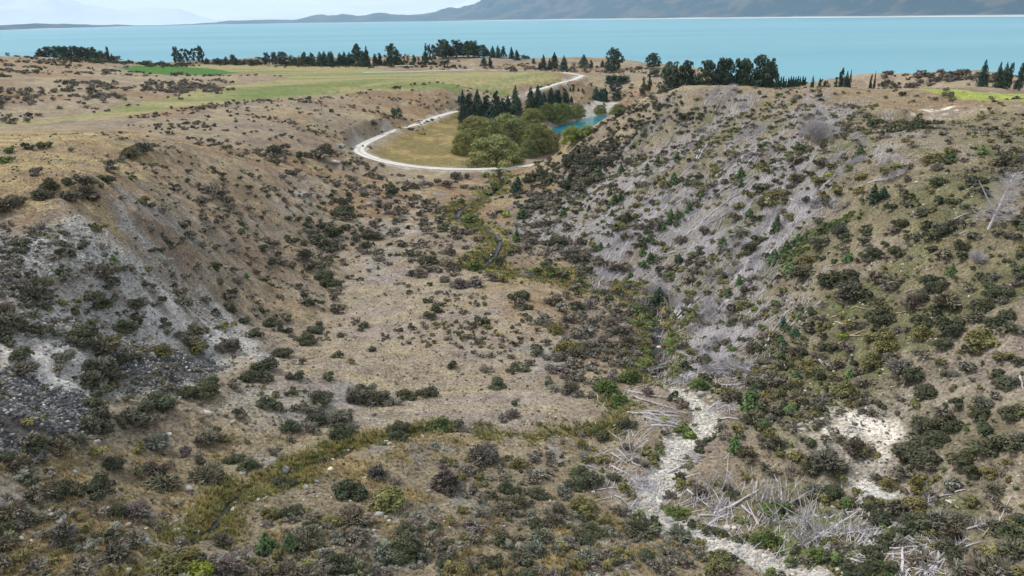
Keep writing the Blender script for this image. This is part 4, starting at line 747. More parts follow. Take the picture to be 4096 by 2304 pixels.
# clumps of upright or leaning dead stems: tile: x y(base) height width n
STEMS = {
(3,3): "390 1110 420 250 26;500 1080 260 190 14;130 760 300 180 16;60 930 230 160 14;440 1000 380 120 10;900 1000 160 200 14;760 1010 120 260 16",
(2,3): "2150 580 300 190 14;1960 560 190 160 8;1840 540 140 80 5;2510 690 260 160 12;1250 280 260 160 7;2100 800 190 200 16;1870 720 120 160 10",
(2,2): "1390 180 200 220 26;1580 180 130 180 16;1530 800 190 140 10",
(2,1): "230 1170 100 150 10;910 1320 140 120 8;2460 1340 240 260 14",
}
# heaps of drift sticks: tile: x y half-width half-height n
HEAPS = {
(2,1): "175 1290 125 75 90;480 1250 100 40 30", (1,1): "1840 495 85 40 60;2130 1090 70 45 20;1900 540 90 25 20;2290 1275 50 30 16;2180 985 70 50 16",
(2,3): "1330 500 160 120 150;2000 950 150 110 90;2090 780 90 110 40;1780 260 190 60 50", (2,2): "1700 890 170 70 60;2330 800 280 120 130;2120 1180 190 80 40;1520 1310 250 90 50",
(3,3): "1660 1110 280 120 60;1560 1330 300 120 50;1150 1100 220 90 40;960 1270 160 60 40;1420 1010 90 50 20;230 860 110 60 40",
}
# big stones: tile: x y half-width tone (l light, m mid, d dark)
STONES = {
(0,2): "2090 1250 45 l;1805 1098 24 l;860 245 34 d;640 560 32 d;2110 825 40 d;1250 90 20 d;2350 1345 36 m;2190 1270 20 d;1870 1225 28 d;580 1000 40 d;80 1115 26 d;335 1300 16 l;580 1248 12 l;488 1157 12 l;1280 465 34 m;1235 790 22 m",
(0,1): "640 1250 22 m;890 1352 18 l;1050 1105 45 d;710 1240 34 m;350 1305 24 m;515 1305 34 m;385 1220 28 m;75 1030 28 m;930 1150 26 m;1040 1150 26 m;1380 1345 26 m;1160 1090 34 d;195 1190 26 m;760 1170 30 m;840 1150 30 m",
(0,3): "930 1385 44 m;868 1382 30 m;865 1320 26 m;640 845 52 m;600 885 38 l;505 785 30 m;520 825 34 m;1515 825 42 m;1295 925 36 m;1780 985 52 m;1440 1090 62 m;1780 890 32 m;970 1170 40 m;970 95 50 m;1150 25 22 m;220 1065 36 m;320 1090 20 l;440 1295 28 d;2290 975 38 m;2440 405 36 m;2370 710 30 m;2360 770 40 l;2450 815 20 m;1290 1390 50 m;1950 795 24 m;1900 570 50 m;760 395 36 m;1985 995 24 l;2480 515 20 l;20 1280 30 m;1700 15 30 l;100 1370 26 m;2290 455 30 m;1560 1295 22 l;1480 1385 22 l",
(1,3): "605 490 38 m;505 548 40 m;750 365 32 l;290 370 46 m;885 183 16 l;928 182 18 l;725 275 24 l;770 275 24 l;1312 90 24 l;1340 112 30 m;1540 62 22 l;1685 45 18 l;60 935 28 m;1740 590 34 m;1240 820 50 m;1310 850 26 m;780 920 40 m;2055 1110 30 m;1945 960 16 l;2500 945 24 m;230 235 20 m;420 215 26 m;1090 460 24 l;760 655 18 l;540 850 20 m;950 690 22 l",
(1,2): "1565 772 13 l;992 598 14 l;1430 480 8 l;1920 1165 24 m;1620 1255 32 m;1960 1135 18 m;1030 1375 22 m;1840 1130 18 m;1185 1270 28 d;1290 1335 26 m;1600 1175 14 l;1140 1200 20 d;1700 1240 20 m",
(2,2): "1465 715 26 l;1465 750 17 l;1485 665 9 l;1480 593 34 l;1470 490 24 l;1495 350 16 l;1485 775 14 l;1370 812 20 l;1435 890 24 l;1415 835 15 l;1440 918 17 l;1375 870 18 l;1310 850 12 l;1480 940 16 l;1900 1055 46 m;1985 1095 32 m;1730 1025 30 l;1850 1095 20 l;1920 1190 28 l;1915 1215 22 l;1780 1010 18 l;1650 1040 22 m;1640 1000 17 l;1830 1130 20 l;1070 795 22 m;600 1070 20 m;690 1065 24 m;2010 1140 18 l;1560 990 14 l;650 1050 18 m;1360 830 12 l;1300 500 6 l",
(2,3): "1615 440 46 l;1510 355 26 l;1560 515 24 l;1840 880 52 m;1610 880 76 m;2160 955 40 l;2250 1195 32 l;2450 1150 34 l;2440 1215 44 l;2010 1105 34 l;2350 1150 34 l;1690 640 32 m;1500 660 36 m;1970 970 24 m;580 820 24 l;815 600 16 l;1575 305 20 l;1640 320 20 l;1470 330 16 l;2270 1140 34 m;2130 1090 30 l;2230 960 30 l;1520 760 22 l;1500 700 20 l;1450 425 18 l;1560 550 20 l;1720 400 20 l;1640 20 30 l;2060 1000 40 l;1760 960 30 l;1700 920 30 l;2500 1190 30 l;60 1120 16 l;720 1310 14 l;1560 1055 16 l;1910 1080 26 l;2540 1240 34 l;2150 1170 30 l;2350 565 24 m;2570 870 40 m",
(3,3): "355 215 34 m;110 1380 40 l;250 1400 40 l;170 1350 30 l;740 1370 24 m;750 1415 26 l;420 1070 20 m;660 750 30 m;900 415 22 l;990 290 20 l;30 1270 40 l;870 290 24 m;380 800 26 m;60 1350 36 l",
(3,2): "870 1360 32 d;615 1250 16 d;510 1235 34 m;700 1290 14 d;1985 1005 12 l;610 1280 16 d;680 1280 10 d;430 110 20 m;240 150 30 m;1020 1430 20 m;940 1370 12 d;950 1420 12 d;2540 605 12 l;330 1370 40 m;400 1330 34 m",
(3,1): "1500 380 28 l;500 1310 12 l;1440 1435 12 l;800 475 10 l",
(2,1): "2520 850 16 l;1410 45 10 l",
(1,1): "790 175 40 l;830 180 24 l;1300 690 35 m;1200 560 50 d;1140 600 30 m;2430 905 16 m;2500 960 10 l;2360 1115 16 l;2400 1060 10 l;2045 650 10 l;2490 340 24 m;1540 1310 36 d",
}
# ------------------------------------------------------------------ leaf clouds and prototypes
def unit(g, n):
    v = g.normal(size=(n, 3)); return v / (np.linalg.norm(v, axis=1, keepdims=True) + 1e-9)
def leaves(g, P, Nn, size, aspect=1.0, align=None):
    """one small quad per place, facing Nn, long side along align (or any way)"""
    n = len(P); size = np.broadcast_to(size, (n,))
    A = unit(g, n) if align is None else align + unit(g, n) * .35
    T = A - Nn * (A * Nn).sum(1, keepdims=True); T /= np.linalg.norm(T, axis=1, keepdims=True) + 1e-9
    B = np.cross(Nn, T)
    j = .7 + .6 * g.random((4, n, 1))
    a = T * (size * aspect)[:, None] * .5; b = B * (size / aspect)[:, None] * .5
    V = np.stack([P - a * j[0], P + b * j[1], P + a * j[2], P - b * j[3]], 1).reshape(-1, 3)
    return V, np.arange(4 * n).reshape(n, 4)
def blobs_to_leaves(g, B, n, size, aspect, jit=.5, twig=0.0, low=-.35, lift=.4, vary=.36):
    """B: x y z r per sub-blob; leaves sit near each blob's surface facing out"""
    w = B[:, 3] ** 2; k = g.choice(len(B), n, p=w / w.sum())
    u = unit(g, n); u[:, 2] = np.where(u[:, 2] < low, -u[:, 2], u[:, 2])
    rad = B[k, 3] * (.55 + .5 * g.random(n) ** .6)
    P = B[k, :3] + u * rad[:, None] * np.array([1, 1, .85])
    Nn = u + np.array([0, 0, lift]) + unit(g, n) * jit; Nn /= np.linalg.norm(Nn, axis=1, keepdims=True)
    al = None
    if twig > 0:
        c = np.array([0, 0, B[:, 2].min() - .1]); al = P - c; al /= np.linalg.norm(al, axis=1, keepdims=True)
        Nn = Nn - al * (Nn * al).sum(1, keepdims=True) * twig; Nn /= np.linalg.norm(Nn, axis=1, keepdims=True) + 1e-9
    V, F = leaves(g, P, Nn, size * (.6 + .8 * g.random(n)), aspect, al)
    bt = 1 - vary / 2 + vary * g.random(len(B))
    tint = (bt[k] * (.62 + .76 * g.random(n)))[:, None] * (1 + (g.random((n, 3)) - .5) * [.16, .10, .14])
    return V, F, tint
def shrub_proto(kind, seed):
    g = np.random.default_rng(1000 + seed)
    nb = int(g.integers(6, 17)); B = []; ex, ey = .75 + .5 * g.random(), .75 + .5 * g.random()
    for i in range(nb):
        a = g.random() * 6.283; q = .72 * math.sqrt(g.random()); r = .26 + .22 * g.random()
        z = (1.15 - .75 * q) * (.35 + .65 * g.random())
        B.append((q * math.cos(a) * ex, q * math.sin(a) * ey, z * (.6 + .5 * g.random()), r))
    for i in range(5):
        a = i * 1.26 + g.random(); B.append((.62 * math.cos(a), .62 * math.sin(a), .25, .32))
    B = np.array(B)
    if kind in 'g': V, F, t = blobs_to_leaves(g, B, 1250, .135, 1.15, .55)
    elif kind in 'bps':
        V, F, t = blobs_to_leaves(g, B, 1250, .17, 1.9, .8, .7)
        mixg = g.random(len(F)) < .25; t[mixg] *= [.75, .9, .62]
    elif kind == 'o':
        V, F, t = blobs_to_leaves(g, B, 1150, .14, 1.25, .7)
    else:
        V, F, t = blobs_to_leaves(g, B, 1350, .15, 1.7, .6, .6)
    n2 = 26
    mb = MB()
    mb.add(V, F, t)
    for i in range(n2):                          # bare stems that show at the rim and underneath
        u = unit(g, 1)[0]; u[2] = abs(u[2]) * .9 + .15; u /= np.linalg.norm(u)
        e = u * np.array([.85, .85, 1.25]) * (.75 + .35 * g.random())
        m = e * .5 + unit(g, 1)[0] * .08
        mb.tube([[0, 0, 0], m, e], [.028, .018, .006], 3, np.array([1.9, 1.75, 1.7]) if kind in 'bps' else np.array([1.2, 1.1, 1.1]), False)
    return mb.mesh('shrub', M_LEAF)
def conifer_proto(seed, whorls=20, per=9, droop=.10, prof=.85, bright=.3, fine=5, size=.085, low=.03):
    g = np.random.default_rng(2000 + seed); P = []; Nn = []; S = []; T = []
    for k in range(whorls):
        q = k / (whorls - 1); z = low + (1 - low) * q ** .92
        r = .5 * (1 - q) ** prof * (.82 + .3 * g.random()) + .012
        for b in range(per if q < .8 else 5):
            a = g.random() * 6.283; rr = r * (.75 + .4 * g.random()); tt = .6 + .75 * g.random()
            for f in np.linspace(.25, 1, fine):
                P.append((math.cos(a) * rr * f + g.normal() * .012, math.sin(a) * rr * f + g.normal() * .012, z - droop * f * f * rr * 2 + .05 * f * (1 - f) + g.normal() * .008))
                n = np.array([math.cos(a) * .7, math.sin(a) * .7, .75]) + g.normal(size=3) * .35
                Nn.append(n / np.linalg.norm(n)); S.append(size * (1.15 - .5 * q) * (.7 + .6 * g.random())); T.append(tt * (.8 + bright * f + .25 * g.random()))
    P = np.array(P); V, F = leaves(g, P, np.array(Nn), np.array(S), 1.25)
    t = np.array(T)[:, None] * (1 + (g.random((len(F), 3)) - .5) * [.15, .1, .15])
    return new_mesh('crown', V, F, M_LEAF, t)
def crown_from_blobs(seed, B, n, size, aspect=1.2, jit=.55, low=-.5, lift=.25, vary=.36):
    g = np.random.default_rng(3000 + seed)
    V, F, t = blobs_to_leaves(g, np.array(B), n, size, aspect, jit, 0, low, lift, vary)
    return new_mesh('crown', V, F, M_LEAF, t)
def tall_blobs(g, nb=34):
    B = []
    for i in range(nb):
        z = .12 + .84 * (i + g.random()) / nb
        r = .5 * min(1, (z + .16) * 2.8) * (1 - max(0, z - .30) / .74) ** .78
        a = g.random() * 6.283; q = max(0, r - .09) * (.7 + .35 * g.random())
        B.append((q * math.cos(a), q * math.sin(a), z, .055 + (.05 + .08 * g.random()) * (1.15 - z)))
    B += [(0, 0, .22, .28), (0, 0, .42, .26), (0, 0, .60, .18), (0, 0, .76, .10)]
    return B
def dome_blobs(g, nb=60, r0=.10, r1=.08, k0=.84, k1=.22):
    B = []
    for i in range(nb):
        u = unit(g, 1)[0]; u[2] = abs(u[2]); k = k0 + k1 * g.random()
        lump = 1 + .10 * math.sin(3 * math.atan2(u[1], u[0]) + nb) 
        B.append((u[0] * .41 * k * lump, u[1] * .41 * k * lump, .07 + u[2] * .80 * k, r0 + r1 * g.random()))
    B += [(0, 0, .30, .34), (.15, .1, .38, .3), (-.15, -.1, .38, .3), (0, 0, .5, .3)]
    for i in range(14):
        a = i * .45; B.append((.40 * math.cos(a), .40 * math.sin(a), .10, .13))
    return B
def loose_blobs(g, nb=16, z0=.30, w=.36):
    return [(w * (g.random() - .5) * 1.7, w * (g.random() - .5) * 1.7, z0 + (.92 - z0) * g.random(), .07 + .07 * g.random()) for i in range(nb)]
def pine_blobs(g, nb=30):
    B = []
    for i in range(nb):
        z = .08 + .86 * (i + g.random()) / nb; r = .5 * (1 - max(0, z - .08)) ** .60
        a = g.random() * 6.283; q = max(0, r - .07) * (.75 + .35 * g.random()); B.append((q * math.cos(a), q * math.sin(a), z, .075 + .06 * g.random() * (1.25 - z)))
    return B + [(0, 0, .2, .30), (0, 0, .38, .26), (0, 0, .55, .2), (0, 0, .72, .13), (0, 0, .88, .07)]
def ovoid_blobs(g, nb=40):
    B = []
    for i in range(nb):
        z = .06 + .86 * (i + g.random()) / nb; r = .5 * math.sin(math.pi * min(1, .16 + .80 * z)) ** .75
        a = g.random() * 6.283; q = max(0, r - .09) * (.8 + .3 * g.random()); B.append((q * math.cos(a), q * math.sin(a), z, .075 + .06 * g.random()))
    return B + [(0, 0, .2, .28), (0, 0, .4, .32), (0, 0, .6, .26), (0, 0, .8, .15)]
def trunk_mesh(seed, h=.6, r=.022, lean=.03, forks=3, n=6):
    g = np.random.default_rng(4000 + seed); mb = MB()
    z = np.linspace(-.03, h, 6); off = np.cumsum(g.normal(size=(6, 2)) * lean * .5, 0)
    P = np.column_stack([off, z]); mb.tube(P, r * (1 - .72 * np.linspace(0, 1, 6)) + r * .5 * np.exp(-np.linspace(0, 9, 6)), n, (1, 1, 1))
    for k in range(forks):
        i = 2 + k % 3; a = g.random() * 6.283; q = P[i]
        e = q + np.array([math.cos(a) * .24, math.sin(a) * .24, .14 + .12 * g.random()])
        mb.tube([q, (q + e) / 2 + [0, 0, .02], e], [r * .5, r * .35, r * .12], 4, (1, 1, 1), False)
    return mb.mesh('trunk', M_WOOD)
def bare_crown(seed, n=130):
    g = np.random.default_rng(5000 + seed); mb = MB()
    for k in range(n):
        a = g.random() * 6.283; z0 = .1 + .55 * g.random(); e = np.array([math.cos(a) * (.25 + .25 * g.random()), math.sin(a) * (.25 + .25 * g.random()), min(1, z0 + .1 + .35 * g.random())])
        s = np.array([0, 0, z0]); m = (s + e) / 2 + g.normal(size=3) * .03
        mb.tube([s, m, e], [.010, .007, .003], 3, np.ones(3) * (.7 + .6 * g.random()), False)
    return mb.mesh('crown', M_WOOD)
_g = np.random.default_rng(77)
CROWN = {
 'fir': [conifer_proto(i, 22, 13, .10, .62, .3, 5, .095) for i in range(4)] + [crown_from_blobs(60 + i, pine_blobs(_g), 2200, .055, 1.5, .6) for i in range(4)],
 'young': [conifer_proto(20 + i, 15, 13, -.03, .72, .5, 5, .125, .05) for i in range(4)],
 'tall': [crown_from_blobs(i, tall_blobs(_g), 2400, .062) for i in range(4)],
 'ovoid': [crown_from_blobs(70 + i, ovoid_blobs(_g), 2600, .055, 1.2, .5, -.5, .2, .5) for i in range(4)],
 'round': [crown_from_blobs(10 + i, dome_blobs(_g, 26, .13, .07), 900, .075) for i in range(3)],
 'willow': [crown_from_blobs(20 + i, dome_blobs(_g, 130, .085, .05, .96, .10), 15000, .024, 1.3, .30, -.5, .12, .55) for i in range(4)],
 'gum': [crown_from_blobs(30 + i, loose_blobs(_g, 34, .10, .42), 1700, .055, 1.4, .8) for i in range(3)],
 'column': [crown_from_blobs(40 + i, tall_blobs(_g, 26), 900, .07) for i in range(1)],
 'poplar': [crown_from_blobs(50 + i, tall_blobs(_g, 14), 620, .13, 1.6) for i in range(2)],
 'bare': [bare_crown(i) for i in range(2)],
}
CROWN['lime'] = CROWN['willow']
TRUNK = {'fir': [trunk_mesh(1, .9, .020, .01, 0)], 'young': [trunk_mesh(2, .93, .018, .01, 0)], 'tall': [trunk_mesh(3, .8, .028, .02, 2)], 'round': [trunk_mesh(4, .5, .03, .03, 3)],
         'willow': [trunk_mesh(5, .5, .03, .05, 5)], 'gum': [trunk_mesh(6, .86, .016, .05, 6), trunk_mesh(7, .86, .016, .06, 6)], 'column': [trunk_mesh(8, .7, .03, .01, 0)],
         'poplar': [trunk_mesh(9, .8, .03, .02, 0)], 'bare': [trunk_mesh(10, .75, .018, .04, 5)]}
TRUNK['lime'] = TRUNK['willow']; TRUNK['ovoid'] = TRUNK['tall']
SHR = {k: [shrub_proto(k, 10 * i + ord(k)) for i in range(8)] for k in 'gbo'}
SHR['p'] = SHR['b']; SHR['s'] = SHR['b']; SHR['w'] = [shrub_proto('w', 900 + i) for i in range(4)]; SHR['y'] = SHR['o']
SCOL = {'g': (.062, .068, .040), 'b': (.150, .132, .102), 'p': (.150, .125, .115), 's': (.180, .176, .142), 'o': (.140, .128, .052), 'w': (.100, .132, .044), 'y': (.165, .200, .028)}
SNAME = {'g': 'dark green', 'b': 'grey-brown', 'p': 'purplish', 's': 'silver-grey', 'o': 'olive', 'w': 'soft green', 'y': 'bright yellow-green'}
TCOL = {'fir': (.031, .054, .036), 'tall': (.042, .064, .040), 'round': (.038, .064, .042), 'willow': (.158, .180, .062), 'gum': (.046, .058, .046), 'column': (.052, .058, .026), 'poplar': (.030, .062, .032), 'bare': (.20, .165, .14), 'lime': (.165, .19, .036)}
TNAME = {'fir': ('fir tree', 'dark fir'), 'tall': ('pine tree', 'tall broad pine'), 'round': ('round tree', 'low rounded tree'), 'willow': ('willow tree', 'olive-green domed willow'), 'gum': ('gum tree', 'thin open gum tree'), 'column': ('cypress tree', 'narrow olive cypress'), 'poplar': ('poplar tree', 'young slender poplar'), 'bare': ('bare tree', 'brownish bare tree'), 'lime': ('willow tree', 'bright yellow-green willow')}
BARK = (.14, .12, .105)

# ------------------------------------------------------------------ naming: every thing is told apart by what it stands nearest to
MARKS = [(1258, 438, 'the twin culvert pipes'), (2160, 1075, 'the white bluff'), (1885, 1045, 'the tall bright pine beside the dry creek'), (522, 1035, 'the pale boulder below the scree'),
 (90, 1080, 'the dark boulder scree'), (490, 1432, 'the big yellow-green bush in front'), (2489, 570, 'the leaning dead tree'), (2055, 335, 'the round silvery dead bush'), (905, 385, 'the hairpin road bend'),
 (1330, 688, 'the stick heap by the stream'), (1105, 485, 'the stick heap near the track'), (1648, 945, 'the white stones ending the stream'), (2310, 275, 'the white scar on the ridge'),
 (1622, 1212, 'the stick heap by the dry creek'), (2060, 1300, 'the thicket of dead stems'), (1480, 310, 'the teal pond'), (997, 294, 'the lone tree above the road'),
 (200, 650, 'the pale rocky edge of the spur'), (2420, 243, 'the lime green field'), (118, 514, 'the pale log on the spur'), (289, 662, 'the lone sapling on the scree'), (450, 180, 'the bright green field'),
 (680, 1390, 'the two small pines in front'), (2200, 505, 'the two green pines on the slope'), (2560, 1440, 'the bottom right corner of the picture'), (8, 1440, 'the bottom left corner of the picture'),
 (870, 1128, 'the white stones in the side stream'), (1200, 160, 'the grassy knoll'), (1050, 181, 'the long white irrigation pipe'), (1535, 270, 'the pale cliff by the pond'), (1250, 412, 'the front willow by the road'),
 (1462, 193, 'the far bend of the road'), (60, 148, 'the brown hill crest'), (2250, 190, 'the grey mound beyond the ridge'), (1288, 1445, 'the middle of the bottom edge'), (950, 690, 'the bare gravel chute'),
 (2570, 800, 'the middle of the right edge'), (600, 186, 'the green field\'s tip'), (1640, 742, 'the dark pine beside the stream'), (640, 900, 'the foot of the scree'), (1700, 560, 'the bare gravel patch on the slope')]
_mp = pix2([m[:2] for m in MARKS], height)
MARKP = {m[2]: p for m, p in zip(MARKS, _mp) if not np.isnan(p[0])}
THINGS = []                           # (object, description, position, most landmarks allowed)
def thing(o, desc, cat, group, pos):
    o['category'] = cat; o['group'] = group
    THINGS.append((o, desc, np.array(pos[:2], float)))
ORD = ['nearest', 'second nearest', 'third nearest', 'fourth nearest', 'fifth nearest', 'sixth nearest', 'seventh nearest', 'eighth nearest', 'ninth nearest', 'tenth nearest', 'eleventh nearest', 'twelfth nearest', 'thirteenth nearest', 'fourteenth nearest', 'fifteenth nearest', 'sixteenth nearest', 'seventeenth nearest', 'eighteenth nearest', 'nineteenth nearest', 'twentieth nearest']
def label_all():
    by = {}
    for o, d, p in THINGS: by.setdefault(d, []).append((o, p))
    for d, L_ in by.items():
        P = np.array([p for o, p in L_])
        best = [(99, 1e9, None)] * len(L_)
        for name, q in MARKP.items():
            dist = np.hypot(*(P - q[:2]).T); order = np.argsort(dist)
            for rank, i in enumerate(order):
                c = (rank + (0 if dist[i] < .25 * (40 + np.hypot(*q[:2])) else 3), dist[i], name, rank)
                if c[:2] < best[i][:2]: best[i] = c
        for (o, p), c in zip(L_, best):
            r = min(c[3], len(ORD) - 1)
            o['label'] = (d + ' ' + (ORD[r] + ' to ' if len(L_) > 1 else 'beside ') + c[2]) if c[1] > 1.5 or len(L_) > 1 else d

# ------------------------------------------------------------------ shrubs
rows = []
for (c, r), s in SHRUBS.items():
    for e in s.split(';'):
        a = e.split(); x, y, k = float(a[0]), float(a[1]), float(a[2])
        rows.append((c * 644 + x / 4, r * 362.25 + y / 4, k / 4, a[3]))
px = np.array([q[0] for q in rows]); py = np.array([q[1] for q in rows]); pr = np.array([q[2] for q in rows])
P = march(px, py + .55 * pr, height)
ok = ~np.isnan(P[:, 0])
depth = np.where(ok, (P - [0, 0, CAM_Z]) @ CR[2], 1)
rad = pr / FPX * depth
dr, _ = seg_dist(np.nan_to_num(P[:, 0]), np.nan_to_num(P[:, 1]), ROAD)
rank = np.argsort(-pr)
N_SHRUB = 290
big = set([i for i in rank if ok[i] and (px[i] > -20)][:N_SHRUB])
extra = []                            # smaller shrubs go into the one brush object: x y z r kind
small_col = []
for i in range(len(rows)):
    if not ok[i]: continue
    k = rows[i][3]; g = random.Random(i)
    if i in big:
        me = SHR[k][g.randrange(len(SHR[k]))]
        hs = g.uniform(.62, .85) if k in 'gbo' else g.uniform(.6, .8)
        v = g.uniform(.85, 1.2)
        o = link('shrub', me, None, (P[i, 0], P[i, 1], P[i, 2] - .06 * rad[i]), g.uniform(0, 6.28), (rad[i] * 1.24, rad[i] * 1.24, rad[i] * hs * 1.45), tuple(np.array(SCOL[k]) * v * [g.uniform(.92, 1.08), 1, g.uniform(.9, 1.1)]))
        sz = 'wide' if rad[i] > 1.9 else 'mid-sized' if rad[i] > 1.15 else 'small'
        thing(o, f'{sz} {SNAME[k]} shrub', 'shrub', f'{SNAME[k]} shrubs scattered over the dry valley', P[i])
    else:
        if dr[i] > 4.5: extra.append((P[i, 0], P[i, 1], P[i, 2], rad[i] * 1.28, k))

# low brush that nobody could count: the rest of the read-off shrubs plus many small ones by zone
def add_extra(n, weight, rlo, rhi, kinds, power=1.4, seed=1):
    q, idx = scatter(n, weight, power, seed); g = np.random.default_rng(seed + 50)
    for p in q:
        extra.append((*p, rlo + (rhi - rlo) * g.random() ** 1.7, kinds[g.integers(len(kinds))]))
_clump = fbm(GX / 14, GY / 14, 201, 3); _clump2 = fbm(GX / 40, GY / 22, 211, 3)
_free = (1 - Z['field']) * (1 - path_mask(ROAD, 5, 7)) * (1 - Z['meadow']) * (1 - Z['dry']) * (sdf(GX, GY, POND) > 3)
_rg = np.hypot(GX, GY)
add_extra(700, _free * sstep(.48, .62, _clump) * (_rg < 260) * (1 - .6 * Z['fan']), .22, .75, 'gbbbs', 1.5, 11)
add_extra(420, Z['lefthill'] * sstep(.50, .60, _clump2), .8, 2.6, 'bbbg', 1.6, 12)
add_extra(260, zone([(0, 236), (115, 230), (120, 262), (60, 280), (0, 272)], 4) + zone([(187, 240), (250, 210), (305, 222), (290, 252), (220, 262)], 4) + zone([(364, 222), (430, 205), (560, 212), (541, 232), (420, 238)], 4), 1.0, 2.8, 'bbbp', 1.6, 13)
_mid = zone([(560, 262), (900, 234), (1160, 228), (1150, 270), (1000, 320), (830, 345), (820, 410), (600, 400), (400, 330), (330, 300)], 8)
add_extra(440, _mid * (.12 + sstep(.50, .60, _clump2)), .5, 1.6, 'bbbg', 1.6, 14)
add_extra(160, zone([(330, 296), (640, 252), (900, 228), (1400, 212), (1400, 217), (900, 236), (640, 262), (330, 304)], 3, .2), .6, 1.7, 'bg', 1.4, 15)
_spl = zone([(1400, 400), (1500, 325), (1575, 275), (1660, 245), (1700, 300), (1640, 340), (1560, 420), (1500, 470), (1380, 520), (1300, 540), (1300, 450)], 5)
add_extra(640, _spl, .6, 1.9, 'gggbb', 1.4, 16)
add_extra(300, Z['slope'] * sstep(.46, .56, _clump), .5, 1.5, 'gbbobo', 1.5, 17)
add_extra(260, Z['righthill'] * sstep(.47, .58, _clump), .4, 1.3, 'gbbo', 1.4, 18)
add_extra(150, zone([(1850, 216), (2120, 215), (2300, 228), (2570, 248), (2570, 268), (2300, 250), (1850, 236)], 6), .6, 1.7, 'bbg', 1.4, 19)
add_extra(170, zone([(2200, 196), (2330, 190), (2570, 186), (2570, 204), (2400, 206), (2200, 208)], 6), .8, 2.4, 'bbp', 1.4, 20)
add_extra(150, zone([(1120, 236), (1400, 214), (1600, 196), (1660, 215), (1600, 248), (1480, 250), (1300, 240)], 8), .6, 1.8, 'bpg', 1.5, 21)
add_extra(430, Z['creek'] * (1 - path_mask(CREEK, 1.6, 2.2, 0)), .35, 1.0, 'wwwo', 1.2, 22)
add_extra(90, np.clip(Z['dry'], 0, 1) * (1 - Z['dry']) * 4, .35, 1.0, 'wobg', 1.2, 42)
add_extra(160, Z['side'] * (1 - path_mask(SIDE, .3, .5, 0)), .25, .6, 'wooo', 1.2, 23)
add_extra(220, zone([(700, 170), (1300, 160), (1500, 170), (1640, 172), (1640, 186), (1450, 184), (1000, 168), (560, 162)], 5, .2), .8, 2.2, 'bpg', 1.2, 24)
add_extra(120, zone([(860, 560), (1060, 480), (1200, 470), (1210, 620), (1180, 690), (1000, 690), (880, 690)], 5), .35, 1.0, 'bbpg', 1.2, 25)
add_extra(200, Z['front'] * _free * (1 - Z['side']) * (.3 + sstep(.44, .56, _clump)), .25, .75, 'bbssoo', 1.4, 30)
add_extra(650, Z['slope'] * _free * (.25 + sstep(.42, .54, _clump2)), .45, 1.7, 'gbbobogw', 1.4, 31)
add_extra(300, zone([(1330, 560), (1480, 640), (1640, 740), (1560, 760), (1400, 690), (1300, 640)], 4) + zone([(1380, 800), (1560, 740), (1640, 780), (1640, 900), (1480, 1000), (1380, 900)], 4), .5, 1.5, 'bbspb', 1.3, 32)
add_extra(260, zone([(90, 142), (200, 150), (520, 158), (700, 162), (1000, 162), (1160, 160), (1160, 166), (900, 168), (520, 163), (90, 152)], 6), 1.5, 4.2, 'ggg', 1.2, 33)
add_extra(420, np.maximum(Z['spur'], Z['scree']) * _free * (.25 + sstep(.44, .58, _clump)), .35, 1.1, 'gbbs', 1.4, 34)
add_extra(330, zone([(540, 400), (900, 400), (1050, 440), (1000, 560), (850, 640), (700, 560)], 6) * (.2 + sstep(.45, .58, _clump)), .4, 1.5, 'gbbp', 1.4, 35)
add_extra(900, Z['slope'] * _free * (.3 + sstep(.42, .54, _clump)), .35, 1.2, 'oowogb', 1.4, 38)
add_extra(260, zone([(1900, 870), (2000, 840), (2130, 960), (2120, 1040), (2000, 1060), (1960, 1180), (1900, 1080)], 4), .4, 1.2, 'obgob', 1.2, 39)
add_extra(200, zone([(1960, 620), (2130, 560), (2060, 640), (1990, 700), (1960, 690)], 3), .35, .9, 'w', 1.2, 40)
add_extra(260, Z['righthill'] * _free * (1 - Z['bluff']) * sstep(.45, .58, _clump2), .3, .8, 'oowb', 1.3, 41)
add_extra(130, zone([(2215, 318), (2260, 296), (2340, 290), (2345, 325), (2260, 338)], 3), .6, 1.5, 'gg', 1.2, 37)
add_extra(260, Z['front']  * _free * (1 - Z['side']) * sstep(.44, .56, _clump), .45, 1.25, 'bbspog', 1.4, 26)
add_extra(220, Z['fan'] * _free * sstep(.54, .66, _clump), .3, .9, 'bbgo', 1.4, 27)
add_extra(260, Z['righthill'] * _free * (1 - Z['bluff']), .5, 1.4, 'gbboos', 1.4, 28)
add_extra(150, Z['scree'] * sstep(.46, .56, _clump), .4, 1.1, 'bbso', 1.4, 29)
add_extra(5200, _free * (_rg < 300) * (1 - .7 * Z['dark']) * (.25 + sstep(.46, .6, fbm(GX / 8, GY / 8, 261, 3))), .10, .30, 'gbbso', 1.0, 36)
E = np.array([(e[0], e[1], e[2], e[3]) for e in extra]); EK = [e[4] for e in extra]
_e = np.hypot(E[:, 0], E[:, 1])
g = np.random.default_rng(99)
VV = []; TT = []
for i in range(len(E)):
    r = E[i, 3]; pxr = r / _e[i] * 760
    n = int(np.clip(26 * pxr, 14, 420))
    nb = 5
    B = np.column_stack([g.normal(size=nb) * .42, g.normal(size=nb) * .42, .2 + .5 * g.random(nb), .3 + .25 * g.random(nb)])
    tw = EK[i] in 'bps'
    V, F_, t_ = blobs_to_leaves(g, B, n, .62 / math.sqrt(n / 45), 1.6 if tw else 1.2, .7, .5 if tw else 0)
    VV.append(V * [r, r, r * .95] + E[i, :3] - [0, 0, .05 * r]); TT.append(t_ * np.array(SCOL[EK[i]]) * (.8 + .5 * g.random()))
VV = np.vstack(VV); TT = np.vstack(TT)
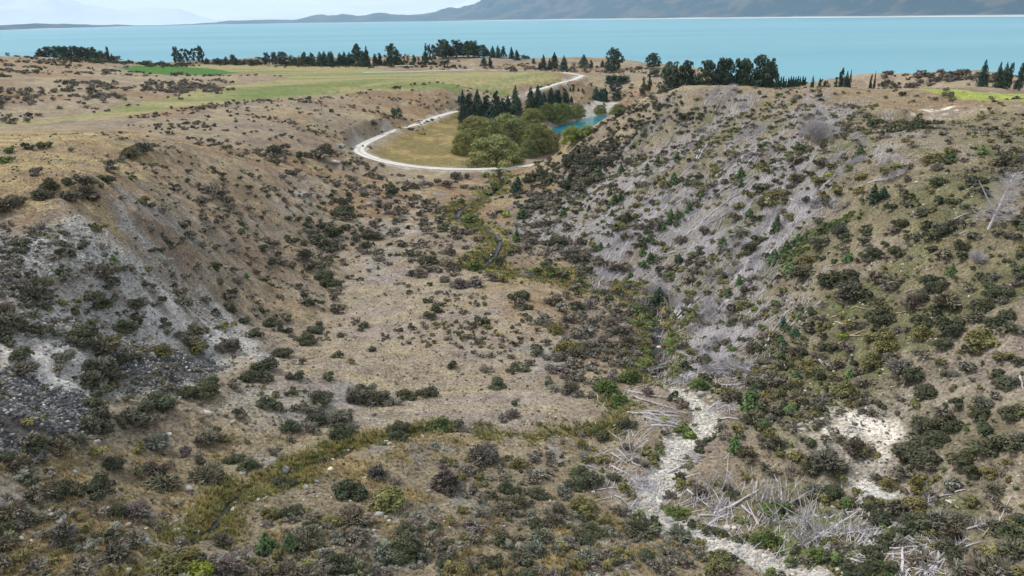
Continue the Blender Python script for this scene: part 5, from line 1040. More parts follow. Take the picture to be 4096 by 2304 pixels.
brush = link('brush', new_mesh('brush', VV, np.arange(len(VV)).reshape(-1, 4), M_LEAF, TT))
tag(brush, 'low dark scrub dotted thickly over every slope', 'scrub', kind='stuff')

# ------------------------------------------------------------------ standing trees
def place_tree(X, Y, hp, wp, kind, dist=None, cat=None, desc=None, group=None, color=None, crownset=None):
    """X Y: picture place of the foot; hp wp: height and width in the picture"""
    if dist is None:
        p = march(np.array([X]), np.array([Y]), height)[0]
        if np.isnan(p[0]): return None
    else:
        d = rays(np.array([X]), np.array([Y]))[0]; q = dist / math.hypot(d[0], d[1])
        p = np.array([d[0] * q, d[1] * q, 0]); p[2] = float(height(p[:1], p[1:2])[0])
    s = sdf(p[:1], p[1:2], POND)[0]
    if s < 2.5 and kind not in ('P',):
        c = POND[:, :2].mean(0); v = p[:2] - c; v /= np.linalg.norm(v) + 1e-9; p[:2] += v * (3.5 - s); p[2] = float(height(p[:1], p[1:2])[0])
    d = rays(np.array([X]), np.array([Y - hp]))[0]; r = math.hypot(p[0], p[1])
    ztop = CAM_Z + d[2] / math.hypot(d[0], d[1]) * r
    dep = float((p - [0, 0, CAM_Z]) @ CR[2])
    h = max(ztop - p[2], hp / FPX * dep * .8); wd = wp / FPX * dep
    gg = random.Random(int(X * 7 + Y * 13))
    ck = crownset or kind
    root = bpy.data.objects.new(TNAME[kind][0].replace(' ', '_') if cat is None else cat.replace(' ', '_'), None); COL.objects.link(root)
    root.location = (p[0], p[1], p[2] - .1); root.rotation_euler = (0, 0, gg.uniform(0, 6.28)); root.scale = (wd * {'tall': 1.55, 'round': 1.25, 'fir': 1.14, 'gum': 1.35, 'poplar': 1.5}.get(kind, 1.06),) * 2 + (h * 1.03,)
    root.empty_display_size = .2
    if kind == 'fir': root.scale[2] *= gg.uniform(.84, 1.14)
    v = gg.uniform(.78, 1.25) if kind != 'willow' else gg.uniform(.92, 1.15)
    col = np.array(color if color is not None else TCOL[kind]) * v * [gg.uniform(.9, 1.12), 1, gg.uniform(.9, 1.1)]
    if kind == 'tall' and (X > 1500 or gg.random() < .6): ck = 'ovoid'; root.scale[0] = root.scale[1] = wd * (1.5 if X > 1500 else 1.3)
    if kind == 'gum' and gg.random() < .55: ck = 'ovoid'; root.scale[0] = root.scale[1] = wd * 1.05
    tr = TRUNK[ck]; cw = CROWN[ck]
    link('trunk', tr[gg.randrange(len(tr))], root, color=(.40, .38, .34) if kind == 'gum' else BARK if kind != 'bare' else (.26, .23, .2))
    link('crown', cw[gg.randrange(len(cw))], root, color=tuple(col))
    sz = 'big ' if h > 16 else 'small ' if h < 7 else ''
    thing(root, desc or sz + TNAME[kind][1], cat or TNAME[kind][0], group or TNAME[kind][1] + 's beyond the valley', p)
    return root
for e in REGION2.replace('\n', '').split(';'):
    a = e.split(); x, y, hp, wp = map(float, a[:4])
    place_tree(817.6 + x * .2951, 62.9 + y * .2951, hp * .2951, wp * .2951, a[4])
for e in REGION3.split(';'):
    a = e.split(); x, y, hp, wp = map(float, a[:4])
    dist = None
    if 340 < x < 620 and y > 300: dist = 480
    elif 620 <= x < 1055: dist = 470
    elif 1055 <= x < 1270: dist = 430
    elif 1270 <= x < 1400: dist = 405
    elif 1400 <= x < 1700: dist = 376
    elif x > 2300: dist = 376
    place_tree(1509.4 + x * .4167, 62.9 + y * .4167, hp * .4167, wp * .4167, a[4], dist)
for e in REGION1.split(';'):
    a = e.split(); x, y, hp, wp = map(float, a[:4])
    place_tree(x * .3472, y * .3472, hp * .3472, wp * .3472, a[4], 960 if x < 840 and y > 415 else None)
PCOL = {'P': (.060, .092, .042), 'Y': (.078, .125, .045), 'D': (.038, .062, .038)}
PNAME = {'P': 'green', 'Y': 'bright green', 'D': 'deep green'}
for (c, r), s in SAPLINGS.items():
    for e in s.split(';'):
        a = e.split(); x, y, hp, wp = map(float, a[:4]); k = a[4]
        low = hp < wp * .95
        place_tree(c * 644 + x / 4, r * 362.25 + y / 4, hp / 4 * .9, wp / 4 * 1.1, 'fir', None, 'pine sapling', ('broad ' if low else 'slim ') + PNAME[k] + ' young pine', 'wilding pines on the valley sides', PCOL[k], 'young')

# ------------------------------------------------------------------ dead wood
WOODC = np.array([.43, .40, .415])
def foot(c, r, x, y):
    return c * 644 + x / 4, r * 362.25 + y / 4
def fallen_tree(A, Bp, bush, seed, color):
    g = np.random.default_rng(seed); Lg = np.linalg.norm(Bp - A); n = max(4, int(Lg / 1.5) + 2)
    t = np.linspace(0, 1, n); P = A + (Bp - A) * t[:, None]
    P[:, 2] = np.maximum(height(P[:, 0], P[:, 1]) + .10, P[:, 2] * .5 + .5 * (height(P[:, 0], P[:, 1]) + .1))
    P[1:-1] += g.normal(size=(n - 2, 3)) * [.06, .06, .03] * min(1.5, Lg / 6); P[:, 2] += .06 + .22 * t * (bush > 0)
    r0 = np.clip(.07 + .013 * Lg, .09, .27) * (1.25 if bush == 0 else 1)
    root = bpy.data.objects.new('fallen_tree', None); COL.objects.link(root); root.location = tuple(A); root.empty_display_size = .2
    Q = P - A
    mb = MB(); mb.tube(Q, r0 * (1 - .75 * t), 6, (1, 1, 1)); link('trunk', mb.mesh('trunk', M_WOOD), root, color=tuple(color))
    nb = int(Lg * [1.2, 5, 11, 15][bush])
    if nb:
        one = bush <= 1 and nb <= 40; mb = MB(); ax = (Bp - A) / Lg; side = np.cross(ax, [0, 0, 1]); side /= np.linalg.norm(side) + 1e-9; up = np.cross(side, ax)
        for k in range(nb):
            q = (.12 + .86 * g.random() ** .8) if bush else .2 + .75 * g.random(); i = min(int(q * (n - 1)), n - 2); f = q * (n - 1) - i
            s = Q[i] * (1 - f) + Q[i + 1] * f
            a = g.random() * 3.6 - .23
            dr_ = side * math.cos(a) + up * (abs(math.sin(a)) * .75 + .05) + ax * (.25 + .6 * g.random()); dr_ /= np.linalg.norm(dr_)
            ln = min([.7, 1.3, 1.9, 2.3][bush], Lg * .42) * (.4 + .8 * g.random()) * (1.1 - .55 * q)
            e = s + dr_ * ln; m = s + dr_ * ln * .5 + g.normal(size=3) * .07 * ln - np.array([0, 0, .05 * ln])
            cc = np.ones(3) * (.75 + .45 * g.random())
            mb.tube([s, m, e], [.034, .026, .010], 3, cc, False)
            if bush >= 2:
                for z in range(2):
                    e2 = m + (dr_ + unit(g, 1)[0] * .8) * ln * .4; mb.tube([m, e2], [.022, .010], 3, cc, False)
            if one: link('branch', mb.mesh('branch', M_WOOD), root, color=tuple(color * .95)); mb = MB()
        if not one: link('branches', mb.mesh('branches', M_WOOD), root, color=tuple(color * .95))
    return root
li = 0; la = []
for (c, r), s in LOGS.items():
    for e in s.split(';'):
        a = list(map(float, e.split())); la.append((*foot(c, r, a[0], a[1]), *foot(c, r, a[2], a[3]), int(a[4])))
la = np.array(la)
PA = march(la[:, 0], la[:, 1], height); PB = march(la[:, 2], la[:, 3], height)
for i in range(len(la)):
    if np.isnan(PA[i, 0]) or np.isnan(PB[i, 0]): continue
    Lg = np.linalg.norm(PB[i] - PA[i])
    if Lg > 40: PB[i] = PA[i] + (PB[i] - PA[i]) * 40 / Lg; PB[i, 2] = float(height(PB[i, :1], PB[i, 1:2])[0]); Lg = 40
    g = random.Random(i + 5)
    red = (1850 < la[i, 0] < 2400) and (560 < la[i, 1] < 980) and la[i, 4] == 0 and la[i, 0] > 1950
    col = np.array([.43, .33, .26]) * g.uniform(.85, 1.1) if red else WOODC * g.uniform(.85, 1.25)
    o = fallen_tree(PA[i], PB[i], int(la[i, 4]), 600 + i, col)
    ds = ('long' if Lg > 11 else 'mid-length' if Lg > 5.5 else 'short') + ' ' + ('peeled tan log' if red else ['bare grey log', 'sparse grey fallen tree', 'twiggy grey fallen tree', 'brushy grey fallen spruce'][int(la[i, 4])])
    thing(o, ds, 'fallen tree', 'grey fallen trees across the slopes', (PA[i] + PB[i]) / 2)

_q, _i2 = scatter(75, Z['mat'] * .7 + Z['slope'] * .3, 1.3, 61); _g2 = np.random.default_rng(62)
for i, p in enumerate(_q):
    a = R(52) + _g2.normal() * .22; Lg = 5 + 9 * _g2.random(); e = p + np.array([math.cos(a), math.sin(a), 0]) * Lg
    e[2] = float(height(e[:1], e[1:2])[0]); e = p + (e - p); Lg = np.linalg.norm(e - p)
    k = int(_g2.integers(1, 4)); o = fallen_tree(p, e, k, 1600 + i, WOODC * (.72 + .35 * _g2.random()))
    thing(o, ('long' if Lg > 11 else 'mid-length' if Lg > 5.5 else 'short') + ' ' + ['', 'sparse grey fallen tree', 'twiggy grey fallen tree', 'brushy grey fallen spruce'][k], 'fallen tree', 'grey fallen trees across the slopes', (p + e) / 2)
def dead_tree(X, Y, hp, wp, lean, seed, name, desc, n=170, bushy=False):
    p = march(np.array([X]), np.array([Y]), height)[0]; dep = float((p - [0, 0, CAM_Z]) @ CR[2]); h = hp / FPX * dep / .93; wd = wp / FPX * dep
    g = np.random.default_rng(seed); root = bpy.data.objects.new(name, None); COL.objects.link(root); root.location = tuple(p - [0, 0, .1]); root.empty_display_size = .2
    lx = lean / FPX * dep
    mb = MB(); z = np.linspace(0, 1, 8)
    def ax(q): return np.array([lx * q, .1 * h * q, h * q])
    if not bushy:
        mb.tube([ax(q) for q in z], .24 * (1 - .8 * z) + .02, 8, (1, 1, 1))
        mb.tube([ax(.30), ax(.30) + [-.16 * wd, 0, .18 * h], ax(.3) + [-.42 * wd, .3, .58 * h]], [.19, .15, .04], 6)
        mb.tube([ax(.42), ax(.42) + [.16 * wd, 0, .14 * h], ax(.42) + [.40 * wd, .3, .40 * h]], [.17, .13, .04], 6)
    else:
        for k in range(7):
            a = k * .9; mb.tube([[0, 0, 0], [math.cos(a) * wd * .12, math.sin(a) * wd * .12, h * .25], [math.cos(a) * wd * .3, math.sin(a) * wd * .3, h * .6]], [.10, .07, .03], 5)
    link('trunk', mb.mesh('trunk', M_WOOD), root, color=tuple(WOODC * 1.1))
    mb = MB()
    for k in range(n):
        a = g.random() * 6.283
        if bushy:
            s = np.array([math.cos(a), math.sin(a), 0]) * wd * .22 * g.random() + [0, 0, h * (.1 + .35 * g.random())]
            u = unit(g, 1)[0]; u[2] = abs(u[2]); e = np.array([0, 0, h * .35]) + u * np.array([wd * .5, wd * .5, h * .65]) * (.75 + .3 * g.random())
        else:
            q = .15 + .8 * g.random(); s = ax(q); ln = wd * .5 * (1.15 - .75 * q) * (.5 + .6 * g.random())
            e = s + np.array([math.cos(a) * ln, math.sin(a) * ln, (.10 + .35 * q) * ln])
        m = (s + e) / 2 + g.normal(size=3) * .15; cc = np.ones(3) * (.75 + .45 * g.random())
        mb.tube([s, m, e], [.03, .02, .007], 3, cc, False)
        for z_ in range(3):
            e2 = m + (e - s) * .35 + unit(g, 1)[0] * np.linalg.norm(e - s) * .28; mb.tube([m, e2], [.014, .005], 3, cc, False)
    link('branches', mb.mesh('branches', M_WOOD), root, color=tuple(WOODC * (1.05 if not bushy else .95)))
    thing(root, desc, 'dead tree', 'dead grey trees', p)
dead_tree(2486, 577, 132, 135, 48, 41, 'dead_tree', 'tall leaning dead tree with pale bare branches', 260)
dead_tree(2052, 356, 66, 92, 0, 42, 'dead_tree', 'round silvery dead bushy tree', 420, True)
dead_tree(2458, 660, 34, 52, 0, 43, 'dead_shrub', 'small silvery dead shrub', 130, True)
dead_tree(1657, 755, 62, 90, 0, 44, 'dead_shrub', 'pale fanned out dead willow', 130, True)

def stem_clump(X, Y, hp, wp, n, seed):
    p = march(np.array([X]), np.array([Y]), height)[0]; dep = float((p - [0, 0, CAM_Z]) @ CR[2]); h = hp / FPX * dep; wd = wp / FPX * dep
    g = np.random.default_rng(seed); root = bpy.data.objects.new('dead_thicket', None); COL.objects.link(root); root.location = tuple(p); root.empty_display_size = .2
    for k in range(min(n, 46)):
        mb = MB(); b = np.array([(g.random() - .5) * wd * .8, (g.random() - .5) * wd * .7, 0]); b[2] = float(height(p[:1] + b[0], p[1:2] + b[1])[0]) - p[2] - .1
        hh = h * (.45 + .7 * g.random()); lx = g.normal() * .45 * hh - .15 * hh + b[0] * .4; ly = g.normal() * .4 * hh
        m = b + np.array([lx * .3 + g.normal() * .12 * hh, ly * .3 + g.normal() * .1 * hh, hh * .5]); e = b + np.array([lx, ly, hh])
        r = .04 + .06 * g.random() ** 2; cc = np.ones(3) * (.8 + .4 * g.random())
        mb.tube([b, (b + m) / 2 + g.normal(size=3) * .05, m, (m + e) / 2 + g.normal(size=3) * .07, e], [r, r * .9, r * .75, r * .55, r * .25], 4, cc, False)
        for z_ in range(2):
            e2 = m + (e - b) * .35 + unit(g, 1)[0] * hh * .18; mb.tube([m, e2], [r * .45, r * .15], 3, cc, False)
        link('stem', mb.mesh('stem', M_WOOD), root, color=tuple(WOODC * .98))
    thing(root, 'thicket of bare grey stems', 'dead thicket', 'thickets of dead stems', p)
for (c, r), s in STEMS.items():
    for j, e in enumerate(s.split(';')):
        a = list(map(float, e.split())); stem_clump(*foot(c, r, a[0], a[1]), a[2] / 4, a[3] / 4, int(a[4]), 700 + j + c * 10)
# heaps of drift sticks: nobody could count them
hb = MB(); g = np.random.default_rng(8)
for (c, r), s in HEAPS.items():
    for e in s.split(';'):
        x, y, hw, hh, n = map(float, e.split()); X, Y = foot(c, r, x, y)
        p = march(np.array([X]), np.array([Y + hh / 4 * .4]), height)[0]; dep = float((p - [0, 0, CAM_Z]) @ CR[2]); rw = hw / 4 / FPX * dep; rh = hh / 4 / FPX * dep
        for k in range(int(n)):
            a = g.random() * 6.283; q = math.sqrt(g.random()); cx_, cy_ = p[0] + math.cos(a) * rw * q * .7, p[1] + math.sin(a) * rw * .8 * q
            zz = float(height(np.array([cx_]), np.array([cy_]))[0]) + .05 + rh * .4 * (1 - q) * g.random()
            b = g.normal() * .9; ln = rw * (.5 + .7 * g.random()); dv = np.array([math.cos(b), math.sin(b), g.normal() * .16])
            rr_ = .02 + .04 * g.random() ** 2
            cm = np.array([cx_, cy_, zz]); P_ = np.array([cm - dv * ln * .5, cm + unit(g, 1)[0] * .06 * ln, cm + dv * ln * .5])
            P_[:, 2] = np.maximum(P_[:, 2], height(P_[:, 0], P_[:, 1]) + .03)
            hb.tube(P_, [rr_, rr_ * .8, rr_ * .4], 4, WOODC * (.8 + .55 * g.random()), False)
heap = link('driftwood', hb.mesh('driftwood', M_WOOD)); tag(heap, 'heaps of grey drift sticks along the stream and dry creek', 'driftwood', kind='stuff')
# twigs and brushwood lying over the felled slope
q, idx = scatter(44000, (.35 * Z['slope'] + .65 * Z['mat']) * (.10 + sstep(.44, .56, fbm((GX * .79 - GY * .61) / 7, (GX * .61 + GY * .79) / 30, 251, 3))) * _free, 1.4, 31)
q2, _ = scatter(1500, np.maximum(zone([(1290, 480), (1500, 420), (1640, 260), (1700, 300), (1500, 480), (1350, 560)], 5), zone([(1690, 780), (1960, 700), (1960, 960), (1760, 980)], 5)), 1.3, 32)
q3, _ = scatter(900, zone([(1540, 1000), (1650, 960), (1680, 1160), (1560, 1340), (1520, 1180)], 4) + zone([(1640, 1230), (1960, 1230), (2400, 1300), (2450, 1440), (2000, 1420), (1700, 1330)], 4), 1.3, 33)
Q = np.vstack([q, q2, q3]); n = len(Q)
b = R(52) + g.normal(size=n) * .42; ln = .5 + 4.2 * g.random(n) ** 2.5; dv = np.stack([np.cos(b), np.sin(b)], 1)
e = Q[:, :2] + dv * ln[:, None]; s_ = Q[:, :2] - dv * (ln * .2)[:, None]; mm = (e + s_) / 2 + g.normal(size=(n, 2)) * .08
z0, z1 = height(s_[:, 0], s_[:, 1]), height(e[:, 0], e[:, 1])
PP = np.stack([np.column_stack([s_, z0 + .08]), np.column_stack([mm, (z0 + z1) / 2 + .12 + .25 * g.random(n)]), np.column_stack([e, z1 + .1 + .3 * g.random(n)])], 1)
rr_ = (.020 + .034 * g.random(n))[:, None] * np.array([1, .9, .4]); sd = np.column_stack([-dv[:, 1], dv[:, 0], np.zeros(n)]); up_ = np.array([0, 0, 1.0])
th = np.array([0.5, 2.6, 4.7]); ring_ = np.cos(th)[None, :, None] * sd[:, None, :] + np.sin(th)[None, :, None] * up_
VV = PP[:, :, None, :] + rr_[:, :, None, None] * ring_[:, None]
FF = np.array([[k * 3 + a, k * 3 + (a + 1) % 3, k * 3 + 3 + (a + 1) % 3, k * 3 + 3 + a] for k in range(2) for a in range(3)])
FF = (FF[None] + (np.arange(n) * 9)[:, None, None]).reshape(-1, 4)
twc = np.repeat(np.array([.46, .425, .435]) * (.6 + .6 * g.random((n, 1))) * (1 + (g.random((n, 3)) - .5) * [.10, .04, .10]), 6, 0)
tw = link('fallen_branches', new_mesh('fallen_branches', VV.reshape(-1, 3), FF, M_WOOD, twc)); tag(tw, 'grey brushwood and snapped branches strewn over the felled slope', 'brushwood', kind='stuff')

# ------------------------------------------------------------------ stones
def rock_mesh(seed):
    import bmesh
    bm = bmesh.new(); bmesh.ops.create_icosphere(bm, subdivisions=3, radius=1.0); g = np.random.default_rng(seed)
    V = np.array([v.co[:] for v in bm.verts]); n = len(V)
    pl = unit(g, 11); dd = .62 + .28 * g.random(11)
    for a, d_ in zip(pl, dd):
        s_ = V @ a; k = s_ > d_; V[k] -= np.outer(s_[k] - d_, a) * .85
    V += (vnoise(V[:, 0] * 3 + seed, V[:, 1] * 3 + V[:, 2] * 2.1, 3) - .5)[:, None] * V * .22
    V *= [1, .75 + .2 * g.random(), .55 + .2 * g.random()]
    for v, q_ in zip(bm.verts, V): v.co = q_
    me = bpy.data.meshes.new('boulder'); bm.to_mesh(me); bm.free()
    t_ = me.attributes.new('tint', 'FLOAT_COLOR', 'FACE'); t_.data.foreach_set('color', np.ones(len(me.polygons) * 4, np.float32))
    me.polygons.foreach_set('use_smooth', np.ones(len(me.polygons), bool)); me.materials.append(M_STONE)
    return me
ROCKS = [rock_mesh(300 + i) for i in range(7)]
TONE = {'l': (.52, .49, .44), 'm': (.30, .30, .29), 'd': (.125, .125, .13)}; TN = {'l': 'pale', 'm': 'grey', 'd': 'dark grey'}
sr = []
for (c, r), s in STONES.items():
    for e in s.split(';'):
        a = e.split(); sr.append((*foot(c, r, float(a[0]), float(a[1])), float(a[2]) / 4, a[3]))
Ps = march(np.array([q_[0] for q_ in sr]), np.array([q_[1] + q_[2] * .35 for q_ in sr]), height)
for i, q_ in enumerate(sr):
    p = Ps[i]
    if np.isnan(p[0]): continue
    g2 = random.Random(i); dep = float((p - [0, 0, CAM_Z]) @ CR[2]); rr_ = max(q_[2] / FPX * dep, .12)
    o = link('boulder', ROCKS[g2.randrange(7)], None, (p[0], p[1], p[2] + .16 * rr_), g2.uniform(-.6, .6) + (math.pi if g2.random() < .5 else 0), (rr_ * 1.05,) * 3, tuple(np.array(TONE[q_[3]]) * g2.uniform(.85, 1.15) * [g2.uniform(.97, 1.08), 1, g2.uniform(.93, 1.05)]))
    o.rotation_euler[0] = g2.uniform(-.25, .25); o.rotation_euler[1] = g2.uniform(-.25, .25)
    sz = 'big' if rr_ > .7 else 'small' if rr_ < .36 else 'middling'
    thing(o, f'{sz} {TN[q_[3]]} boulder', 'boulder', f'{TN[q_[3]]} boulders', p)
ICO_V = None
def small_stones(name, P_, rad_, cols, label, seed):
    import bmesh
    bm = bmesh.new(); bmesh.ops.create_icosphere(bm, subdivisions=1, radius=1.0)
    V0 = np.array([v.co[:] for v in bm.verts]); F0 = np.array([[v.index for v in f.verts] for f in bm.faces]); bm.free()
    g = np.random.default_rng(seed); n = len(P_)
    V = V0[None] * (.72 + .5 * g.random((n, len(V0), 1))) * (rad_[:, None, None] * np.stack([np.ones(n), .7 + .3 * g.random(n), .5 + .3 * g.random(n)], 1)[:, None, :])
    a = g.random(n) * 6.283; ca, sa = np.cos(a)[:, None], np.sin(a)[:, None]
    V = np.stack([V[..., 0] * ca - V[..., 1] * sa, V[..., 0] * sa + V[..., 1] * ca, V[..., 2]], -1) + (P_ + np.array([0, 0, 1]) * rad_[:, None] * .2)[:, None]
    F_ = (F0[None] + (np.arange(n) * len(V0))[:, None, None]).reshape(-1, 3)
    o = link(name, new_mesh(name, V.reshape(-1, 3), F_, M_STONE, np.repeat(cols, len(F0), 0)))
    tag(o, label, 'stones', kind='stuff')
def rubble(name, weight, n, rlo, rhi, pal, label, seed, power=1.6):
    P_, idx = scatter(n, weight, power, seed); g = np.random.default_rng(seed + 7)
    rad_ = rlo + (rhi - rlo) * g.random(len(P_)) ** 3
    c = np.array(pal)[g.integers(len(pal), size=len(P_))] * (.75 + .5 * g.random((len(P_), 1)))
    small_stones(name, P_, rad_, c, label, seed)
D1, D2, G1, G2, W1, W2, TN1 = (.062, .062, .067), (.10, .10, .105), (.27, .265, .26), (.20, .20, .20), (.50, .48, .43), (.42, .41, .39), (.44, .36, .27)
rubble('dark_scree', Z['dark'] * sstep(.36, .46, n_sm), 12000, .10, .36, [D1, D1, D1, D2, D2, D2, D2, G2, D2, D1, G1], 'loose dark boulders packed over the foot of the scree', 401)
rubble('grey_scree', np.maximum(Z['scree'] * (.25 + sstep(.4, .55, n_mid)), Z['cliffs'] * 2), 9000, .06, .34, [G1, G1, G2, W2, W2, D2], 'grey rubble scattered on the scree slope', 402)
rubble('creek_stones', Z['dry'] * (.3 + sstep(.4, .55, n_sm)), 5000, .04, .27, [W1, W1, W2, W2, G1, TN1], 'pale rounded stones filling the dry creek bed', 403)
rubble('hillside_stones', _free * sstep(.50, .68, fbm(GX / 9, GY / 9, 231, 3)) * (_rg < 230), 9000, .04, .26, [G1, G1, W2, G2, TN1], 'small grey stones scattered through the dry grass', 404, 1.3)
rubble('bluff_stones', np.maximum(Z['bluff'] * .7, .25 * Z['righthill'] * sstep(.5, .6, n_mid)), 3600, .05, .30, [G2, D2, G1, W1], 'dark and pale stones on the white bluff', 405, 1.3)
rubble('stream_stones', path_mask(CREEK, .9, 1.8, .1), 420, .06, .30, [W1, W1, W2, TN1], 'pale stones lying in the narrow stream', 406, 1.2)

# ------------------------------------------------------------------ grass
def tufts(name, P_, idx, hlo, hhi, blades, label, seed, tone=None, spread=.35):
    g = np.random.default_rng(seed); n = len(P_)
    base = C[idx] * (.6 + .95 * g.random((n, 1)))
    if tone is not None: base = base * .45 + np.array(tone) * .55 * (.75 + .5 * g.random((n, 1)))
    h = hlo + (hhi - hlo) * g.random(n) ** 1.5
    k = np.repeat(np.arange(n), blades); m = len(k)
    a = g.random(m) * 6.283; o = np.stack([np.cos(a), np.sin(a)], 1)
    b0 = P_[k] + np.column_stack([o * (.10 * h[k] * g.random(m))[:, None], np.full(m, -.03)])
    tip = b0 + np.column_stack([o * (h[k] * (spread + .5 * g.random(m)))[:, None], h[k] * (.55 + .5 * g.random(m))])
    wd = (h[k] * .085)[:, None] * np.column_stack([-o[:, 1], o[:, 0], np.zeros(m)])
    V = np.stack([b0 - wd, b0 + wd, tip + wd * .25, tip - wd * .25], 1).reshape(-1, 3)
    o_ = link(name, new_mesh(name, V, np.arange(4 * m).reshape(m, 4), M_LEAF, base[k] * (.75 + .5 * g.random((m, 1)))))
    tag(o_, label, 'grass', kind='stuff')
_gw = _free * (1 - .85 * Z['scree']) * (1 - .8 * Z['bluff']) * (1 - Z['dark']) * (1 - .5 * Z['slope']) * (_rg < 330)
P_, idx = scatter(70000, _gw * sstep(.36, .56, fbm(GX / 3.5, GY / 3.5, 241, 3)), 1.1, 501)
tufts('dry_grass', P_, idx, .10, .42, 6, 'short dry tussock grass over the hillsides', 502)
P_, idx = scatter(15000, np.maximum(Z['creek'] * (1 - path_mask(CREEK, 1.3, 1.8, 0)), Z['side'] * (1 - path_mask(SIDE, .25, .5, 0))), 1.2, 503)
tufts('rank_grass', P_, idx, .2, .75, 9, 'tall olive and straw coloured grass lining the streams', 504, (.215, .20, .068), .25)
P_, idx = scatter(9000, Z['front'] * _free * sstep(.46, .6, n_mid), 1.2, 505)
tufts('straw_grass', P_, idx, .15, .55, 7, 'straw coloured grass on the near slopes', 506, (.30, .215, .085))
yl, idx = scatter(600, zone([(1330, 690), (1430, 685), (1500, 700), (1470, 720), (1350, 712)], 2) + zone([(1260, 465), (1290, 470), (1285, 485), (1262, 482)], 1), 1.2, 507)
tufts('yellow_flowers', yl, idx, .2, .5, 7, 'patches of yellow flowering weeds by the stream', 508, (.42, .34, .03))

# ------------------------------------------------------------------ made things
def culvert():
    p = march(np.array([1258.0]), np.array([437.0]), height)[0]
    d, par = seg_dist(p[:1], p[1:2], ROAD); i = int(par[0]); a = ROAD[i]; t = ROAD[i + 1] - ROAD[i]; t = t[:2] / np.linalg.norm(t[:2]); nrm = np.array([t[1], -t[0]])
    if nrm[1] > 0: nrm = -nrm
    q = a[:2] + nrm * 3.9; z = a[2] - 2.3; az = math.atan2(t[1], t[0])
    root = bpy.data.objects.new('culvert', None); COL.objects.link(root); root.location = (q[0], q[1], z); root.rotation_euler = (0, 0, az); root.empty_display_size = .3
    flip = -1 if (np.array([-t[1], t[0]]) @ nrm) < 0 else 1
    for dx in (-.85, .85):
        mb = MB(); th = np.linspace(0, 2 * math.pi, 20, endpoint=False)
        ro, ri, y0, y1 = .72, .62, flip * .9, -flip * 3.0
        rings = [np.column_stack([dx + r_ * np.cos(th), np.full(20, y_), .72 + r_ * np.sin(th)]) for r_, y_ in ((ro, y1), (ro, y0), (ri, y0), (ri, y1))]
        V = np.vstack(rings); i_ = np.arange(20); F_ = []
        for k in range(3): F_ += [[k * 20 + a_, k * 20 + (a_ + 1) % 20, (k + 1) * 20 + (a_ + 1) % 20, (k + 1) * 20 + a_] for a_ in i_]
        mb.add(V, F_, (1, 1, 1)); mb.add(np.vstack([rings[3], [[dx, y1, .72]]]), [[a_, (a_ + 1) % 20, 20] for a_ in i_], (.3, .3, .3))
        link('pipe', mb.mesh('pipe', M_STONE), root, color=(.03, .03, .032))
    mb = MB(); mb.box((0, flip * .1, 1.75), (6.2, .5, .5), (1, 1, 1)); mb.box((-2.6, flip * .1, .8), (1.6, .45, 1.6), (.85, .85, .85)); mb.box((2.6, flip * .1, .8), (1.6, .45, 1.6), (.85, .85, .85))
    link('headwall', mb.mesh('headwall', M_STONE), root, color=(.42, .41, .39))
    o = bpy.data.objects.new('guard_rail', None); COL.objects.link(o); o.location = (q[0], q[1], a[2] + .0); o.rotation_euler = (0, 0, az); o.empty_display_size = .2
    mb = MB(); 
    for k in range(3): mb.box((0, flip * .05, .55 + k * .11), (10, .05 + .03 * (k % 2), .085), (1, 1, 1))
    link('rail', mb.mesh('rail', M_STONE), o, color=(.55, .56, .56))
    for k in range(6):
        mb = MB(); mb.box((-4.5 + k * 1.8, -flip * .06, .05), (.10, .10, 1.5), (1, 1, 1)); link('post', mb.mesh('post', M_STONE), o, color=(.45, .43, .4))
    root['label'] = 'culvert with two black round pipes under the gravel road'; root['category'] = 'culvert'
    o['label'] = 'short pale guard rail on the road edge above the culvert'; o['category'] = 'guard rail'
culvert()
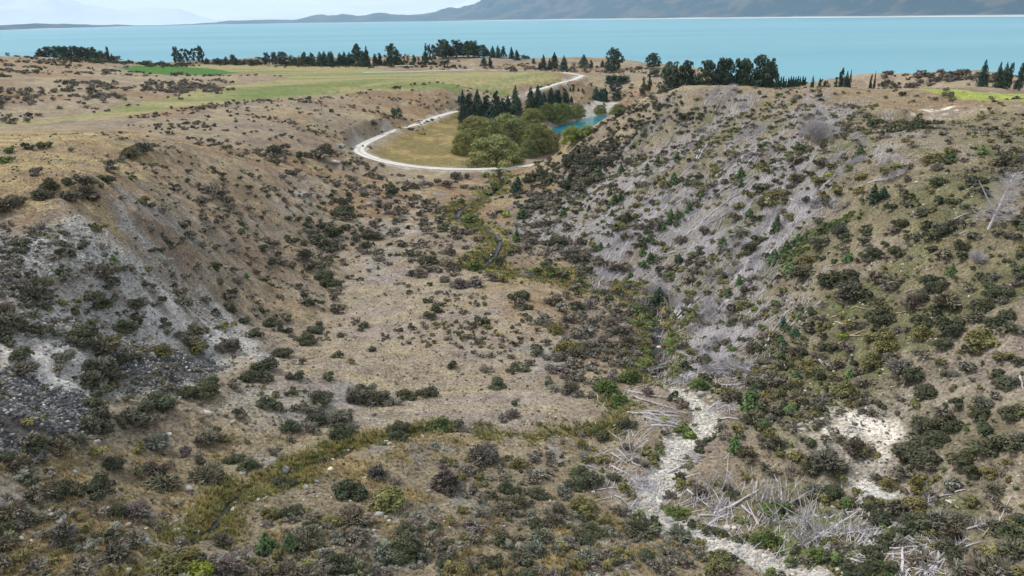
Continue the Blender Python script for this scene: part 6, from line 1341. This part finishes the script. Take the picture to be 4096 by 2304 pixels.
def irrigation_pipe(a, b, n, label):
    A_, B_ = march(np.array([a[0], b[0]], float), np.array([a[1], b[1]], float), height); L_ = np.linalg.norm(B_ - A_); t = np.linspace(0, 1, n + 1)
    Pp = A_ + (B_ - A_) * t[:, None]; Pp[:, 2] = height(Pp[:, 0], Pp[:, 1]) + 1.0
    for k in range(3): Pp[1:-1, 2] = (Pp[:-2, 2] + Pp[2:, 2]) / 2
    root = bpy.data.objects.new('irrigation_pipe', None); COL.objects.link(root); root.location = tuple(A_); root.empty_display_size = .3
    mb = MB(); mb.tube(Pp - A_, .42, 8); link('pipe', mb.mesh('pipe', M_STONE), root, color=(.72, .76, .74))
    az = math.atan2(B_[1] - A_[1], B_[0] - A_[0])
    for k in range(n + 1):
        w_ = bpy.data.objects.new('wheel', None)
        mb = MB(); th = np.linspace(0, 2 * math.pi, 17); c = Pp[k] - A_
        rim = np.column_stack([c[0] - math.sin(az) * .95 * np.cos(th), c[1] + math.cos(az) * .95 * np.cos(th), c[2] + .95 * np.sin(th)]); mb.tube(rim, .05, 4, (1, 1, 1), False)
        for s_ in range(0, 16, 2): mb.tube([c, rim[s_]], .025, 3, (1, 1, 1), False)
        bpy.data.objects.remove(w_); link('wheel', mb.mesh('wheel', M_STONE), root, color=(.62, .65, .64))
    root['label'] = label; root['category'] = 'irrigation pipe'
irrigation_pipe((912, 185.5), (1191, 178), 14, 'long white wheeled irrigation pipe across the pale green field')
irrigation_pipe((980, 168), (1040, 168), 4, 'short white irrigation pipe at the far edge of the field')
for i, (X, Y) in enumerate([(979, 342), (1044, 406), (1128, 417), (1285, 420), (1372, 416)]):
    p = march(np.array([X], float), np.array([Y], float), height)[0]
    d, par = seg_dist(p[:1], p[1:2], ROAD)
    root = bpy.data.objects.new('marker_post', None); COL.objects.link(root); root.location = tuple(p); root.empty_display_size = .1
    mb = MB(); mb.box((0, 0, .5), (.13, .06, 1.1)); link('post', mb.mesh('post', M_STONE), root, color=(.78, .78, .76))
    mb = MB(); mb.box((0, -.035, .88), (.10, .012, .14)); link('reflector', mb.mesh('reflector', M_STONE), root, color=(.45, .08, .05))
    thing(root, 'thin white roadside marker post', 'marker post', 'white marker posts along the road', p)
label_all()
